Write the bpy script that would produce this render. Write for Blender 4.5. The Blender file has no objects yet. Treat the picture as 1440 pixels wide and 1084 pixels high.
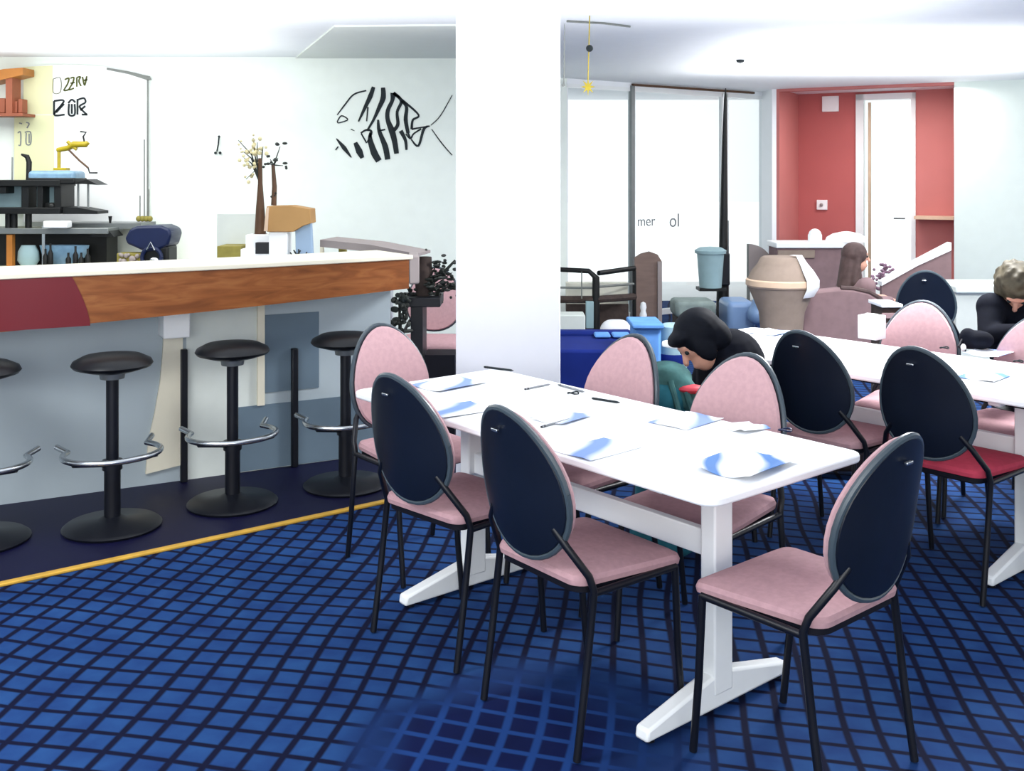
import bpy, bmesh, math, random
from mathutils import Vector, Matrix
random.seed(7)
PI = math.pi
SC = bpy.context.scene
COL = SC.collection
F, HOR, CH = 1465.0, 246.0, 1.52          # focal length (px), horizon row, eye height of the photograph

def at(px, py, d):                        # a point of the room from its place in the photo and its distance
    s = F / d
    return Vector(((px - 720) / s, d, CH - (py - HOR) / s))
def zat(py, d): return CH - (py - HOR) * d / F
def xat(px, d): return (px - 720) * d / F
def onz(px, py, z):
    d = (CH - z) * F / (py - HOR)
    return Vector((xat(px, d), d, z))
def lin(c):
    c = c / 255.0
    return c / 12.92 if c <= .04045 else ((c + .055) / 1.055) ** 2.4

# ------------------------------------------------------------------ materials
def mat(name, rgb, rough=.55, metal=0., var=.06, scale=9., spec=.4, bump=0., gain=1., stretch=None, coat=0.):
    m = bpy.data.materials.new(name); m.use_nodes = True
    nt = m.node_tree; b = nt.nodes['Principled BSDF']
    c = [min(1, lin(v) * gain) for v in rgb]
    tc = nt.nodes.new('ShaderNodeTexCoord'); mp = nt.nodes.new('ShaderNodeMapping')
    if stretch: mp.inputs['Scale'].default_value = stretch
    nz = nt.nodes.new('ShaderNodeTexNoise'); nz.inputs['Scale'].default_value = scale; nz.inputs['Detail'].default_value = 4
    rp = nt.nodes.new('ShaderNodeValToRGB')
    rp.color_ramp.elements[0].position = .3; rp.color_ramp.elements[1].position = .7
    rp.color_ramp.elements[0].color = (*[v * (1 - var) for v in c], 1)
    rp.color_ramp.elements[1].color = (*[min(1, v * (1 + var)) for v in c], 1)
    nt.links.new(tc.outputs['Object'], mp.inputs['Vector']); nt.links.new(mp.outputs['Vector'], nz.inputs['Vector'])
    nt.links.new(nz.outputs['Fac'], rp.inputs['Fac']); nt.links.new(rp.outputs['Color'], b.inputs['Base Color'])
    b.inputs['Roughness'].default_value = rough; b.inputs['Metallic'].default_value = metal
    b.inputs['Specular IOR Level'].default_value = spec
    b.inputs['Coat Weight'].default_value = coat
    if bump:
        bp = nt.nodes.new('ShaderNodeBump'); bp.inputs['Strength'].default_value = bump; bp.inputs['Distance'].default_value = .01
        nt.links.new(nz.outputs['Fac'], bp.inputs['Height']); nt.links.new(bp.outputs['Normal'], b.inputs['Normal'])
    return m

M = {}
M['wall'] = mat('mint_white_paint', (240, 247, 240), .8, var=.015)
M['wall_r'] = mat('pale_green_paint', (226, 236, 230), .8, var=.015)
M['ceil'] = mat('white_ceiling_paint', (244, 247, 250), .9, var=.01)
M['ceilgrey'] = mat('grey_soffit_paint', (226, 231, 225), .9, var=.01)  # grey that stands in for shade on the white ceiling
M['pillar'] = mat('white_pillar_paint', (243, 244, 250), .7, var=.01)
M['white'] = mat('white_laminate', (246, 248, 249), .35, var=.01, spec=.3)
M['whitemetal'] = mat('white_powder_coat', (240, 243, 243), .4, var=.015)
M['paper'] = mat('white_paper', (245, 248, 252), .8, var=.01)
M['pink'] = mat('dusty_pink_upholstery', (178, 142, 147), .9, var=.07, scale=60, spec=.15)
M['pinkback'] = mat('pale_pink_upholstery', (194, 157, 161), .9, var=.06, scale=60, spec=.15)
M['red_seat'] = mat('red_upholstery', (178, 62, 82), .85, var=.08, scale=40, spec=.15)
M['shell'] = mat('black_plastic_shell', (13, 20, 34), .38, var=.12, scale=5, spec=.45)
M['black'] = mat('black_steel', (10, 13, 22), .4, var=.1, spec=.4)
M['seatpan'] = mat('black_seat_pan', (12, 13, 24), .6, var=.1, spec=.2)
M['rim'] = mat('grey_shell_edge', (62, 74, 82), .35, var=.1, spec=.5)  # highlight on the black shell edges, put in as grey colour
M['chrome'] = mat('brushed_chrome', (200, 205, 208), .25, metal=1, var=.05)
M['steel'] = mat('grey_steel', (130, 135, 135), .4, metal=.6, var=.08)
M['vinyl'] = mat('black_vinyl_seat', (14, 17, 22), .4, var=.12, spec=.4)
M['brass'] = mat('brass_edging', (224, 176, 72), .45, metal=.35, var=.1, scale=20)
M['platform'] = mat('dark_navy_vinyl', (9, 9, 46), .5, var=.12, scale=3, spec=.25)
M['barpanel'] = mat('grey_blue_bar_panel', (172, 184, 190), .45, var=.07, scale=1.6, spec=.3)
M['barpanel2'] = mat('slate_bar_panel', (104, 122, 136), .4, var=.1, scale=2, spec=.3)
M['cream'] = mat('cream_board', (232, 226, 205), .6, var=.05, scale=4)
M['creamwall'] = mat('yellow_cream_board', (228, 229, 186), .7, var=.03, scale=3)
M['red_panel'] = mat('dark_red_laminate', (104, 8, 24), .4, var=.05, scale=3)
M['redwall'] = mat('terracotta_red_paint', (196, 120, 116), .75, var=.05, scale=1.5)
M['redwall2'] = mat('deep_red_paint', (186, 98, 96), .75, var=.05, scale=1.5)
M['mauve'] = mat('mauve_brown_fabric', (140, 116, 118), .9, var=.08, scale=14, spec=.1)
M['taupe'] = mat('taupe_fabric', (150, 134, 122), .9, var=.07, scale=14, spec=.1)
M['tan'] = mat('tan_trim', (214, 186, 160), .7, var=.05)
M['card'] = mat('tan_cardboard', (176, 136, 86), .8, var=.06, scale=8)
M['bluefile'] = mat('light_blue_card', (150, 174, 200), .6, var=.04)
M['olive'] = mat('olive_paper', (140, 130, 60), .7, var=.14, scale=20)
M['brown'] = mat('dark_brown_wood', (84, 58, 38), .6, var=.2, scale=8, stretch=(6, 6, 1))
M['redbrown'] = mat('red_brown_wood', (150, 84, 60), .6, var=.15, scale=8)
M['orange'] = mat('orange_wood', (170, 108, 44), .5, var=.12, scale=8)
M['yellow'] = mat('yellow_enamel', (170, 150, 26), .4, var=.15, scale=14)
M['navy'] = mat('navy_plastic', (14, 28, 66), .4, var=.1)
M['navyfab'] = mat('navy_fabric', (16, 34, 104), .8, var=.12, scale=5, spec=.15)
M['bluecush'] = mat('light_blue_cushion', (92, 140, 200), .8, var=.14, scale=7, spec=.15)
M['teal'] = mat('teal_canvas', (44, 108, 122), .8, var=.2, scale=12, bump=.5, spec=.2)
M['tealdark'] = mat('dark_green_canvas', (70, 112, 110), .8, var=.3, scale=16, bump=.5, spec=.2)
M['bluegrey'] = mat('grey_blue_plastic', (150, 178, 184), .5, var=.08, scale=5)
M['blueglass'] = mat('pale_blue_enamel', (116, 150, 176), .25, var=.2, scale=14)
M['dark'] = mat('dark_green_grey', (6, 9, 10), .5, var=.35, scale=18)
M['darkbrown'] = mat('dark_brown_cloth', (66, 54, 50), .85, var=.3, scale=20)
M['grey'] = mat('warm_grey_panel', (150, 140, 138), .7, var=.06, scale=4)
M['lightgrey'] = mat('light_grey_panel', (216, 222, 216), .8, var=.03)
M['line'] = mat('grey_line_metal', (120, 124, 120), .5, var=.1)
M['ink'] = mat('black_paint', (30, 38, 42), .8, var=.2, scale=30)
M['inkolive'] = mat('olive_black_paint', (78, 84, 30), .8, var=.4, scale=30)
M['inkgrey'] = mat('grey_paint', (128, 132, 136), .8, var=.2, scale=30)
M['blackcloth'] = mat('black_knit', (8, 11, 22), .9, var=.2, scale=40, spec=.15)
M['skin'] = mat('skin', (214, 160, 138), .5, var=.06, scale=20)
M['blackhair'] = mat('black_hair', (7, 11, 21), .7, var=.25, scale=30, spec=.15, stretch=(1, 1, 6))
M['brownhair'] = mat('brown_grey_hair', (70, 64, 50), .6, var=.5, scale=26, spec=.3)
M['mauvehair'] = mat('dark_brown_hair', (84, 68, 66), .6, var=.2, scale=20, spec=.2)
M['denim'] = mat('dark_denim', (26, 32, 52), .85, var=.15, scale=30)
M['red'] = mat('red_leather', (206, 60, 74), .5, var=.08)
M['leaf'] = mat('dark_leaf', (40, 44, 40), .6, var=.4, scale=20)
M['mauveleaf'] = mat('dusty_mauve_leaf', (150, 118, 138), .7, var=.25, scale=20)
M['blossom'] = mat('cream_blossom', (214, 204, 160), .7, var=.25, scale=40)
M['terrace'] = mat('pale_terrace_paving', (228, 230, 230), .85, var=.04, scale=1.4)
M['hazebrown'] = mat('brown_timber_boards', (124, 104, 96), .8, var=.12, scale=5, stretch=(1, 1, 5))
M['carblue'] = mat('pale_blue_car_paint', (120, 148, 186), .35, var=.1, scale=3)
M['greengrey'] = mat('grey_green_hedge', (132, 146, 142), .8, var=.2, scale=8)
M['whitecar'] = mat('white_car_paint', (236, 236, 240), .3, var=.02)
M['urban'] = mat('pale_render', (224, 222, 206), .8, var=.06, scale=4)

def wood_mat():
    m = bpy.data.materials.new('warm_orange_veneer'); m.use_nodes = True
    nt = m.node_tree; b = nt.nodes['Principled BSDF']
    tc = nt.nodes.new('ShaderNodeTexCoord'); mp = nt.nodes.new('ShaderNodeMapping')
    mp.inputs['Scale'].default_value = (1.2, 1.2, 7)
    nz = nt.nodes.new('ShaderNodeTexNoise'); nz.inputs['Scale'].default_value = 3.2; nz.inputs['Detail'].default_value = 7; nz.inputs['Distortion'].default_value = 1.4
    rp = nt.nodes.new('ShaderNodeValToRGB')
    e = rp.color_ramp.elements
    e[0].position = .3; e[0].color = (lin(110), lin(60), lin(26), 1)
    e[1].position = .72; e[1].color = (lin(150), lin(94), lin(50), 1)
    n = e.new(.5); n.color = (lin(132), lin(75), lin(35), 1)
    nt.links.new(tc.outputs['Object'], mp.inputs['Vector']); nt.links.new(mp.outputs['Vector'], nz.inputs['Vector'])
    nt.links.new(nz.outputs['Fac'], rp.inputs['Fac']); nt.links.new(rp.outputs['Color'], b.inputs['Base Color'])
    b.inputs['Roughness'].default_value = .4; b.inputs['Specular IOR Level'].default_value = .3
    return m
M['wood'] = wood_mat()

def carpet_mat():
    m = bpy.data.materials.new('blue_grid_carpet'); m.use_nodes = True
    nt = m.node_tree; N = nt.nodes; L = nt.links; b = N['Principled BSDF']
    def mth(op, a, c=None):
        n = N.new('ShaderNodeMath'); n.operation = op
        for i, v in enumerate((a, c)):
            if v is None: continue
            if isinstance(v, (int, float)): n.inputs[i].default_value = v
            else: L.new(v, n.inputs[i])
        return n.outputs[0]
    def mix(f, a, c):
        n = N.new('ShaderNodeMix'); n.data_type = 'RGBA'
        if isinstance(f, (int, float)): n.inputs[0].default_value = f
        else: L.new(f, n.inputs[0])
        for i, v in ((6, a), (7, c)):
            if isinstance(v, tuple): n.inputs[i].default_value = (*[lin(q) for q in v], 1)
            else: L.new(v, n.inputs[i])
        return n.outputs[2]
    tc = N.new('ShaderNodeTexCoord'); P = tc.outputs['Object']
    nz = N.new('ShaderNodeTexNoise'); nz.inputs['Scale'].default_value = .75; nz.inputs['Detail'].default_value = 1
    L.new(P, nz.inputs['Vector'])
    sp = N.new('ShaderNodeSeparateXYZ'); L.new(P, sp.inputs[0])
    sn = N.new('ShaderNodeSeparateColor'); L.new(nz.outputs['Color'], sn.inputs[0])
    x = mth('ADD', mth('SUBTRACT', sp.outputs[0], mth('MULTIPLY', sp.outputs[1], .15)), mth('MULTIPLY', sn.outputs[0], .16))
    y = mth('ADD', mth('ADD', sp.outputs[1], mth('MULTIPLY', sp.outputs[0], .25)), mth('MULTIPLY', sn.outputs[1], .16))
    def line(v, pitch, w):                 # 1 on a grid line
        f = mth('FRACT', mth('DIVIDE', v, pitch))
        d = mth('ABSOLUTE', mth('SUBTRACT', f, .5))
        r = N.new('ShaderNodeMapRange'); r.interpolation_type = 'SMOOTHSTEP'
        L.new(d, r.inputs[0]); r.inputs[1].default_value = .5 - w * 1.5; r.inputs[2].default_value = .5 - w * .6
        return r.outputs[0]
    grid = mth('MAXIMUM', line(x, .094, .11), line(y, .088, .10))
    n2 = N.new('ShaderNodeTexNoise'); n2.inputs['Scale'].default_value = 7; n2.inputs['Detail'].default_value = 5
    L.new(P, n2.inputs['Vector'])
    n3 = N.new('ShaderNodeTexNoise'); n3.inputs['Scale'].default_value = 1.1; n3.inputs['Detail'].default_value = 2
    L.new(P, n3.inputs['Vector'])
    cell = mix(n2.outputs['Fac'], (8, 28, 84), (38, 80, 132))
    a = mix(grid, cell, (4, 9, 38))
    cell2 = mix(n2.outputs['Fac'], (3, 10, 44), (7, 23, 72))
    c = mix(grid, cell2, (24, 58, 116))
    # the woven-in patch in which the lines are lighter than the cells
    dx = mth('DIVIDE', mth('SUBTRACT', sp.outputs[0], .05), .42); dy = mth('DIVIDE', mth('SUBTRACT', sp.outputs[1], 2.72), .52)
    rr = mth('ADD', mth('MULTIPLY', dx, dx), mth('MULTIPLY', dy, dy))
    rr = mth('ADD', rr, mth('MULTIPLY', mth('SUBTRACT', n3.outputs['Fac'], .5), 3.0))
    mr = N.new('ShaderNodeMapRange'); L.new(rr, mr.inputs[0]); mr.inputs[1].default_value = .3; mr.inputs[2].default_value = 1.3
    mr.inputs[3].default_value = 1; mr.inputs[4].default_value = 0
    out = mix(mr.outputs[0], a, c)
    L.new(out, b.inputs['Base Color'])
    b.inputs['Roughness'].default_value = .85; b.inputs['Specular IOR Level'].default_value = .12
    bp = N.new('ShaderNodeBump'); bp.inputs['Strength'].default_value = .25; bp.inputs['Distance'].default_value = .004
    L.new(n2.outputs['Fac'], bp.inputs['Height']); L.new(bp.outputs['Normal'], b.inputs['Normal'])
    return m
M['carpet'] = carpet_mat()

def glass_mat():
    m = bpy.data.materials.new('clear_glass'); m.use_nodes = True
    nt = m.node_tree; nt.nodes.clear()
    o = nt.nodes.new('ShaderNodeOutputMaterial'); t = nt.nodes.new('ShaderNodeBsdfTransparent'); g = nt.nodes.new('ShaderNodeBsdfGlossy')
    g.inputs['Roughness'].default_value = .03; t.inputs['Color'].default_value = (.96, .985, .985, 1)
    fr = nt.nodes.new('ShaderNodeFresnel'); fr.inputs['IOR'].default_value = 1.3
    mx = nt.nodes.new('ShaderNodeMixShader')
    nt.links.new(fr.outputs[0], mx.inputs[0]); nt.links.new(t.outputs[0], mx.inputs[1]); nt.links.new(g.outputs[0], mx.inputs[2])
    nt.links.new(mx.outputs[0], o.inputs[0])
    return m
M['glass'] = glass_mat()

def leaflet_mat(name, kind):
    """white sheet printed with soft blue-grey bands"""
    m = bpy.data.materials.new(name); m.use_nodes = True
    nt = m.node_tree; N = nt.nodes; b = N['Principled BSDF']
    tc = N.new('ShaderNodeTexCoord'); w = N.new('ShaderNodeTexWave')
    w.inputs['Scale'].default_value = (3.3, 2.8, 3.4)[kind]; w.inputs['Distortion'].default_value = 5.; w.inputs['Detail'].default_value = 1
    w.inputs['Detail Scale'].default_value = .9; w.inputs['Phase Offset'].default_value = (1.1, 3.4, .3)[kind]
    w.bands_direction = 'DIAGONAL'
    rp = N.new('ShaderNodeValToRGB'); e = rp.color_ramp.elements
    e[0].position = .58; e[0].color = (lin(232), lin(236), lin(242), 1)
    e[1].position = .92; e[1].color = tuple(lin(v) for v in ((126, 150, 200), (112, 142, 200), (52, 112, 180))[kind]) + (1,)
    nt.links.new(tc.outputs['Object'], w.inputs['Vector']); nt.links.new(w.outputs['Fac'], rp.inputs['Fac']); nt.links.new(rp.outputs['Color'], b.inputs['Base Color'])
    b.inputs['Roughness'].default_value = .7
    return m
M['leaflet'] = [leaflet_mat('blue_banded_leaflet', 0), leaflet_mat('blue_wave_leaflet', 1), leaflet_mat('blue_photo_leaflet', 2)]

# ------------------------------------------------------------------ mesh helpers
class MB:
    def __init__(self, off=(0, 0, 0)):
        self.bm = bmesh.new(); self.off = Vector(off)
    def V(self, p): return self.bm.verts.new(Vector(p) - self.off)
    def face(self, vs):
        try: return self.bm.faces.new(vs)
        except ValueError: return None
    def box(self, x0, x1, y0, y1, z0, z1, rot=None, about=None):
        pts = [Vector((x, y, z)) for x in (x0, x1) for y in (y0, y1) for z in (z0, z1)]
        if rot is not None:
            c = Vector(about) if about is not None else Vector(((x0 + x1) / 2, (y0 + y1) / 2, (z0 + z1) / 2))
            pts = [c + rot @ (p - c) for p in pts]
        v = [self.V(p) for p in pts]
        for f in ((0, 1, 3, 2), (4, 6, 7, 5), (0, 4, 5, 1), (2, 3, 7, 6), (0, 2, 6, 4), (1, 5, 7, 3)):
            self.face([v[i] for i in f])
        return self
    def prism(self, poly, ext, close=True):
        """poly: 3-D points of one flat outline; ext: extrusion vector"""
        ext = Vector(ext)
        a = [self.V(p) for p in poly]; b = [self.V(Vector(p) + ext) for p in poly]
        n = len(a)
        self.face(a[::-1]); self.face(b)
        for i in range(n): self.face([a[i], a[(i + 1) % n], b[(i + 1) % n], b[i]])
        return self
    def tube(self, pts, r, n=10, caps=True):
        pts = [Vector(p) for p in pts]
        rs = r if isinstance(r, (list, tuple)) else [r] * len(pts)
        rings = []; prev = None
        for i, p in enumerate(pts):
            t = (pts[min(i + 1, len(pts) - 1)] - pts[max(i - 1, 0)]).normalized()
            if prev is None:
                a = Vector((0, 0, 1)) if abs(t.z) < .9 else Vector((1, 0, 0))
                u = t.cross(a).normalized()
            else:
                u = (prev - t * prev.dot(t)).normalized()
            prev = u; w = t.cross(u)
            rings.append([self.V(p + (u * math.cos(2 * PI * k / n) + w * math.sin(2 * PI * k / n)) * rs[i]) for k in range(n)])
        for a, b in zip(rings, rings[1:]):
            for k in range(n): self.face([a[k], a[(k + 1) % n], b[(k + 1) % n], b[k]])
        if caps: self.face(rings[0][::-1]); self.face(rings[-1])
        return self
    def lathe(self, prof, c=(0, 0, 0), n=28, sx=1, sy=1):
        c = Vector(c); rings = []
        for r, z in prof:
            if r < 1e-5: rings.append([self.V(c + Vector((0, 0, z)))])
            else: rings.append([self.V(c + Vector((r * sx * math.cos(2 * PI * k / n), r * sy * math.sin(2 * PI * k / n), z))) for k in range(n)])
        for a, b in zip(rings, rings[1:]):
            for k in range(n):
                q = [a[k % len(a)], a[(k + 1) % len(a)], b[(k + 1) % len(b)], b[k % len(b)]]
                u = []
                for v in q:
                    if v not in u: u.append(v)
                if len(u) > 2: self.face(u)
        if len(rings[0]) > 1: self.face(rings[0][::-1])
        if len(rings[-1]) > 1: self.face(rings[-1])
        return self
    def ball(self, c, r, n=14, m=9, rot=None):
        c = Vector(c); r = Vector(r) if not isinstance(r, (int, float)) else Vector((r, r, r))
        rings = []
        for j in range(m + 1):
            th = PI * j / m
            ring = []
            for k in range(1 if j in (0, m) else n):
                p = Vector((r.x * math.sin(th) * math.cos(2 * PI * k / n), r.y * math.sin(th) * math.sin(2 * PI * k / n), r.z * math.cos(th)))
                ring.append(self.V(c + (rot @ p if rot is not None else p)))
            rings.append(ring)
        for a, b in zip(rings, rings[1:]):
            for k in range(n):
                q = [a[k % len(a)], b[k % len(b)], b[(k + 1) % len(b)], a[(k + 1) % len(a)]]
                u = []
                for v in q:
                    if v not in u: u.append(v)
                if len(u) > 2: self.face(u)
        return self
    def cap(self, p0, r0, p1, r1, n=14):      # tapered capsule
        p0, p1 = Vector(p0), Vector(p1)
        t = p1 - p0; L = t.length; t = t / L if L > 1e-6 else Vector((0, 0, 1))
        pts, rs = [], []
        for k in range(6):
            a = PI / 2 * (1 - k / 5.); pts.append(p0 - t * r0 * math.sin(a)); rs.append(max(r0 * math.cos(a), 1e-4))
        for k in range(6):
            a = PI / 2 * k / 5.; pts.append(p1 + t * r1 * math.sin(a)); rs.append(max(r1 * math.cos(a), 1e-4))
        return self.tube(pts, rs, n)
    def stroke(self, pts, widths, U, W, Nn, th):  # flat painted stroke on plane (origin folded into pts); U,W plane axes
        P2 = []; k = 5
        for i in range(len(pts) - 1):          # Catmull-Rom
            p = [Vector(pts[max(i - 1, 0)]), Vector(pts[i]), Vector(pts[i + 1]), Vector(pts[min(i + 2, len(pts) - 1)])]
            for j in range(k):
                t = j / k
                P2.append((.5 * (2 * p[1] + (p[2] - p[0]) * t + (2 * p[0] - 5 * p[1] + 4 * p[2] - p[3]) * t * t + (3 * p[1] - p[0] - 3 * p[2] + p[3]) * t ** 3), widths[i] * (1 - t) + widths[i + 1] * t))
        P2.append((Vector(pts[-1]), widths[-1]))
        Lf, Rt = [], []
        for i, (p, w) in enumerate(P2):
            t = (P2[min(i + 1, len(P2) - 1)][0] - P2[max(i - 1, 0)][0])
            nrm = Vector(Nn).cross(t).normalized()
            Lf.append(p + nrm * w / 2); Rt.append(p - nrm * w / 2)
        N3 = Vector(Nn) * th
        a = [self.V(p) for p in Lf]; b = [self.V(p) for p in Rt]; c = [self.V(p + N3) for p in Lf]; d = [self.V(p + N3) for p in Rt]
        for i in range(len(a) - 1):
            self.face([c[i], d[i], d[i + 1], c[i + 1]]); self.face([a[i], c[i], c[i + 1], a[i + 1]]); self.face([d[i], b[i], b[i + 1], d[i + 1]]); self.face([b[i], a[i], a[i + 1], b[i + 1]])
        self.face([a[0], b[0], d[0], c[0]]); self.face([a[-1], c[-1], d[-1], b[-1]])
        return self
    def build(self, name, m, parent=None, smooth=True, bevel=0., sub=0, remesh=0., seg=2):
        bmesh.ops.recalc_face_normals(self.bm, faces=self.bm.faces[:])
        me = bpy.data.meshes.new(name)
        self.bm.to_mesh(me); self.bm.free()
        me.materials.append(m)
        if smooth:
            for p in me.polygons: p.use_smooth = True
            if not remesh:
                try: me.set_sharp_from_angle(angle=math.radians(38))
                except Exception: pass
        o = bpy.data.objects.new(name, me); COL.objects.link(o)
        if parent: o.parent = parent
        if remesh:
            r = o.modifiers.new('r', 'REMESH'); r.mode = 'VOXEL'; r.voxel_size = remesh; r.use_smooth_shade = True
            s = o.modifiers.new('s', 'SMOOTH'); s.factor = .5; s.iterations = 3
        if bevel:
            bv = o.modifiers.new('b', 'BEVEL'); bv.width = bevel; bv.segments = seg; bv.limit_method = 'ANGLE'; bv.angle_limit = math.radians(35)
        if sub:
            s = o.modifiers.new('u', 'SUBSURF'); s.levels = s.render_levels = sub
        return o

def tag(o, label=None, cat=None, group=None, kind=None):
    if label: o['label'] = label
    if cat: o['category'] = cat
    if group: o['group'] = group
    if kind: o['kind'] = kind
    return o
def thing(name, label, cat, loc=(0, 0, 0), rz=0, group=None):
    o = bpy.data.objects.new(name, None); COL.objects.link(o); o.empty_display_size = .1
    o.location = loc; o.rotation_euler.z = rz
    return tag(o, label, cat, group)
def struct(o, label=None): return tag(o, label, None, None, 'structure')
def kids(o): return [c for c in bpy.data.objects if c.parent == o]
def dup(o, parent=None):
    c = o.copy(); COL.objects.link(c); c.parent = parent
    for k in kids(o): dup(k, c)
    return c
def ZR(a): return Matrix.Rotation(a, 3, 'Z')
def wallbox(mb, a, b, z0, z1, th=.12):      # a slab of wall along plan segment a-b, thickness away from the camera
    a = Vector((a[0], a[1], 0)); b = Vector((b[0], b[1], 0))
    n = Vector((-(b - a).y, (b - a).x, 0)).normalized()
    if n.y < 0: n = -n
    mb.prism([a + Vector((0, 0, z0)), b + Vector((0, 0, z0)), b + n * th + Vector((0, 0, z0)), a + n * th + Vector((0, 0, z0))], (0, 0, z1 - z0))
def lerp(a, b, t): return (a[0] + (b[0] - a[0]) * t, a[1] + (b[1] - a[1]) * t)
def raycut(a, b, px):                       # where the sight line of column px meets plan segment a-b
    k = (px - 720) / F
    t = (a[0] - k * a[1]) / (k * (b[1] - a[1]) - (b[0] - a[0]))
    return lerp(a, b, t)

CZ = 2.50                                   # ceiling height
# ------------------------------------------------------------------ the setting
mb = MB(); mb.box(-7, 7, -1.5, 12.6, -.1, 0); struct(mb.build('floor', M['carpet'], smooth=False), 'blue grid-patterned carpet')
mb = MB(); mb.box(-7, 7, -1.5, 13.6, CZ, CZ + .12); struct(mb.build('ceiling', M['ceil'], smooth=False))
BW = 8.65                                   # wall behind the bar
mb = MB(); mb.box(-7, .05, BW, BW + .12, 0, CZ); struct(mb.build('wall_back', M['wall'], smooth=False))
mb = MB(); wallbox(mb, (.05, BW), (.05, 10.3), 0, CZ, .1); struct(mb.build('wall_return', M['wall'], smooth=False))
mb = MB(); mb.box(-7.12, -7, -1.5, BW + .12, 0, CZ); struct(mb.build('wall_left', M['wall'], smooth=False))
# shaded ceiling strip above the bar end, coloured in as a pale grey sheet
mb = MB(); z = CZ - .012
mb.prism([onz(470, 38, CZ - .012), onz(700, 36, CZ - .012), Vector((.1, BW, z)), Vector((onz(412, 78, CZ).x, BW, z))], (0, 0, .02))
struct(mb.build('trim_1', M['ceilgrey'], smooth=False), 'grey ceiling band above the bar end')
# dark floor by the bar, with its brass edge
Ya, Yb = onz(0, 824, .0), onz(560, 703, .0)
yd = (Yb - Ya).normalized()
y0, y1 = Ya - yd * 1.6, Yb + yd * 1.0
wa, wb = Vector((-2.35, 4.78, 0)), Vector((-.733, 5.65, 0))
wd = (wb - wa).normalized(); wn = Vector((wd.y, -wd.x, 0))      # towards the room
w0, w1 = wa - wd * 1.3, wb + wd * .05
mb = MB(); mb.prism([y0, y1, y1 + Vector((-.1, .9, 0)), w1 + Vector((-.2, 1.2, 0)), w0 + Vector((-.2, .6, 0))], (0, 0, .006))
struct(mb.build('floor_bar', M['platform'], smooth=False), 'dark navy vinyl floor along the bar')
mb = MB(); n = Vector((yd.y, -yd.x, 0)) * .016
mb.prism([y0 + n, y1 + n, y1 - n, y0 - n], (0, 0, .013)); struct(mb.build('trim_2', M['brass'], smooth=False, bevel=.004), 'brass edging strip between carpet and dark floor')
# pillar
mb = MB(); pd = 4.78
mb.box(xat(641, pd), xat(788, pd), pd, pd + .44, 0, CZ); struct(mb.build('pillar', M['pillar'], smooth=False, bevel=.006), 'square white pillar')
# far glazing line
Ga, Gb = (-.24, 10.0), (2.99, 12.3)
def G(px, off=0.):
    p = raycut(Ga, Gb, px); return (p[0], p[1] + off)
mb = MB(); wallbox(mb, (.05, 10.21), G(797), 0, CZ, .1); struct(mb.build('wall_far', M['wall'], smooth=False))
mb = MB(); wallbox(mb, G(797), Gb, CZ - .05, CZ, .1); struct(mb.build('wall_lintel', M['ceil'], smooth=False))
def bar2(mb, a, b, z0, z1, hw):             # upright bar box between plan points
    wallbox(mb, a, b, z0, z1, hw)
for i, (pa, pb) in enumerate(((797, 889), (892, 1017), (1023, 1076))):
    mb = MB(); a, b = G(pa), G(pb)
    th = .05
    wallbox(mb, a, b, .0, .06, th); wallbox(mb, a, b, CZ - .09, CZ - .05, th)
    e = .016 / max(.2, math.dist(a, b))
    wallbox(mb, a, lerp(a, b, e), 0, CZ - .05, th); wallbox(mb, lerp(a, b, 1 - e), b, 0, CZ - .05, th)
    fr = struct(mb.build('window_%d' % (i + 1), M['whitemetal'], smooth=False))
    mb = MB(); wallbox(mb, (a[0], a[1] + .02), (b[0], b[1] + .02), .06, CZ - .09, .008); mb.build('pane', M['glass'], fr, smooth=False)
# slim dark head rail over the glazing
mb = MB(); a, b = G(890, -.05), G(1060, -.05)
wallbox(mb, a, b, CZ - .035, CZ - .012, .03); struct(mb.build('trim_3', M['brown'], smooth=False), 'thin dark rail along the top of the glazing')
mb = MB(); a, b = G(888, -.03), G(892.5, -.03); wallbox(mb, a, b, 0, CZ - .03, .04); struct(mb.build('trim_4', M['steel'], smooth=False), 'slim grey window post')
# red alcove
Ra, Rb = (3.02, 11.9), (4.66, 10.98)
mb = MB(); mb.prism([Vector((Gb[0], Gb[1] + .1, 0)), Vector((Ra[0], Ra[1], 0)), Vector((Ra[0] - .05, Ra[1], 0)), Vector((Gb[0] - .05, Gb[1] + .1, 0))], (0, 0, CZ)); struct(mb.build('wall_corner', M['ceil'], smooth=False))
ALC = math.atan2(Rb[1] - Ra[1], Rb[0] - Ra[0])
nr = Vector((-(Rb[1] - Ra[1]), Rb[0] - Ra[0], 0)).normalized()
DEP = .9
Qa = (Ra[0] + nr.x * DEP, Ra[1] + nr.y * DEP); Qb = (Rb[0] + nr.x * DEP, Rb[1] + nr.y * DEP)
mb = MB()
mb.prism([Vector((Ra[0], Ra[1], 0)), Vector((Qa[0], Qa[1], 0)), Vector((Qa[0] + .03, Qa[1], 0)), Vector((Ra[0] + .03, Ra[1] - .016, 0))], (0, 0, CZ))
struct(mb.build('wall_alcove_left', M['redwall'], smooth=False))
Da, Db = raycut(Qa, Qb, 1204), raycut(Qa, Qb, 1288)
DT = zat(133, Da[1])
mb = MB(); wallbox(mb, (Qa[0] - .3, Qa[1] + .17), Da, 0, CZ, .1); wallbox(mb, Da, Db, DT, CZ, .1)
struct(mb.build('wall_alcove', M['redwall2'], smooth=False))
mb = MB(); wallbox(mb, Db, (Qb[0] + .6, Qb[1] - .34), 0, CZ, .1)
struct(mb.build('wall_alcove_right', M['redwall'], smooth=False))
mb = MB()
e = Vector((Db[0] - Da[0], Db[1] - Da[1], 0)).normalized()
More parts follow.
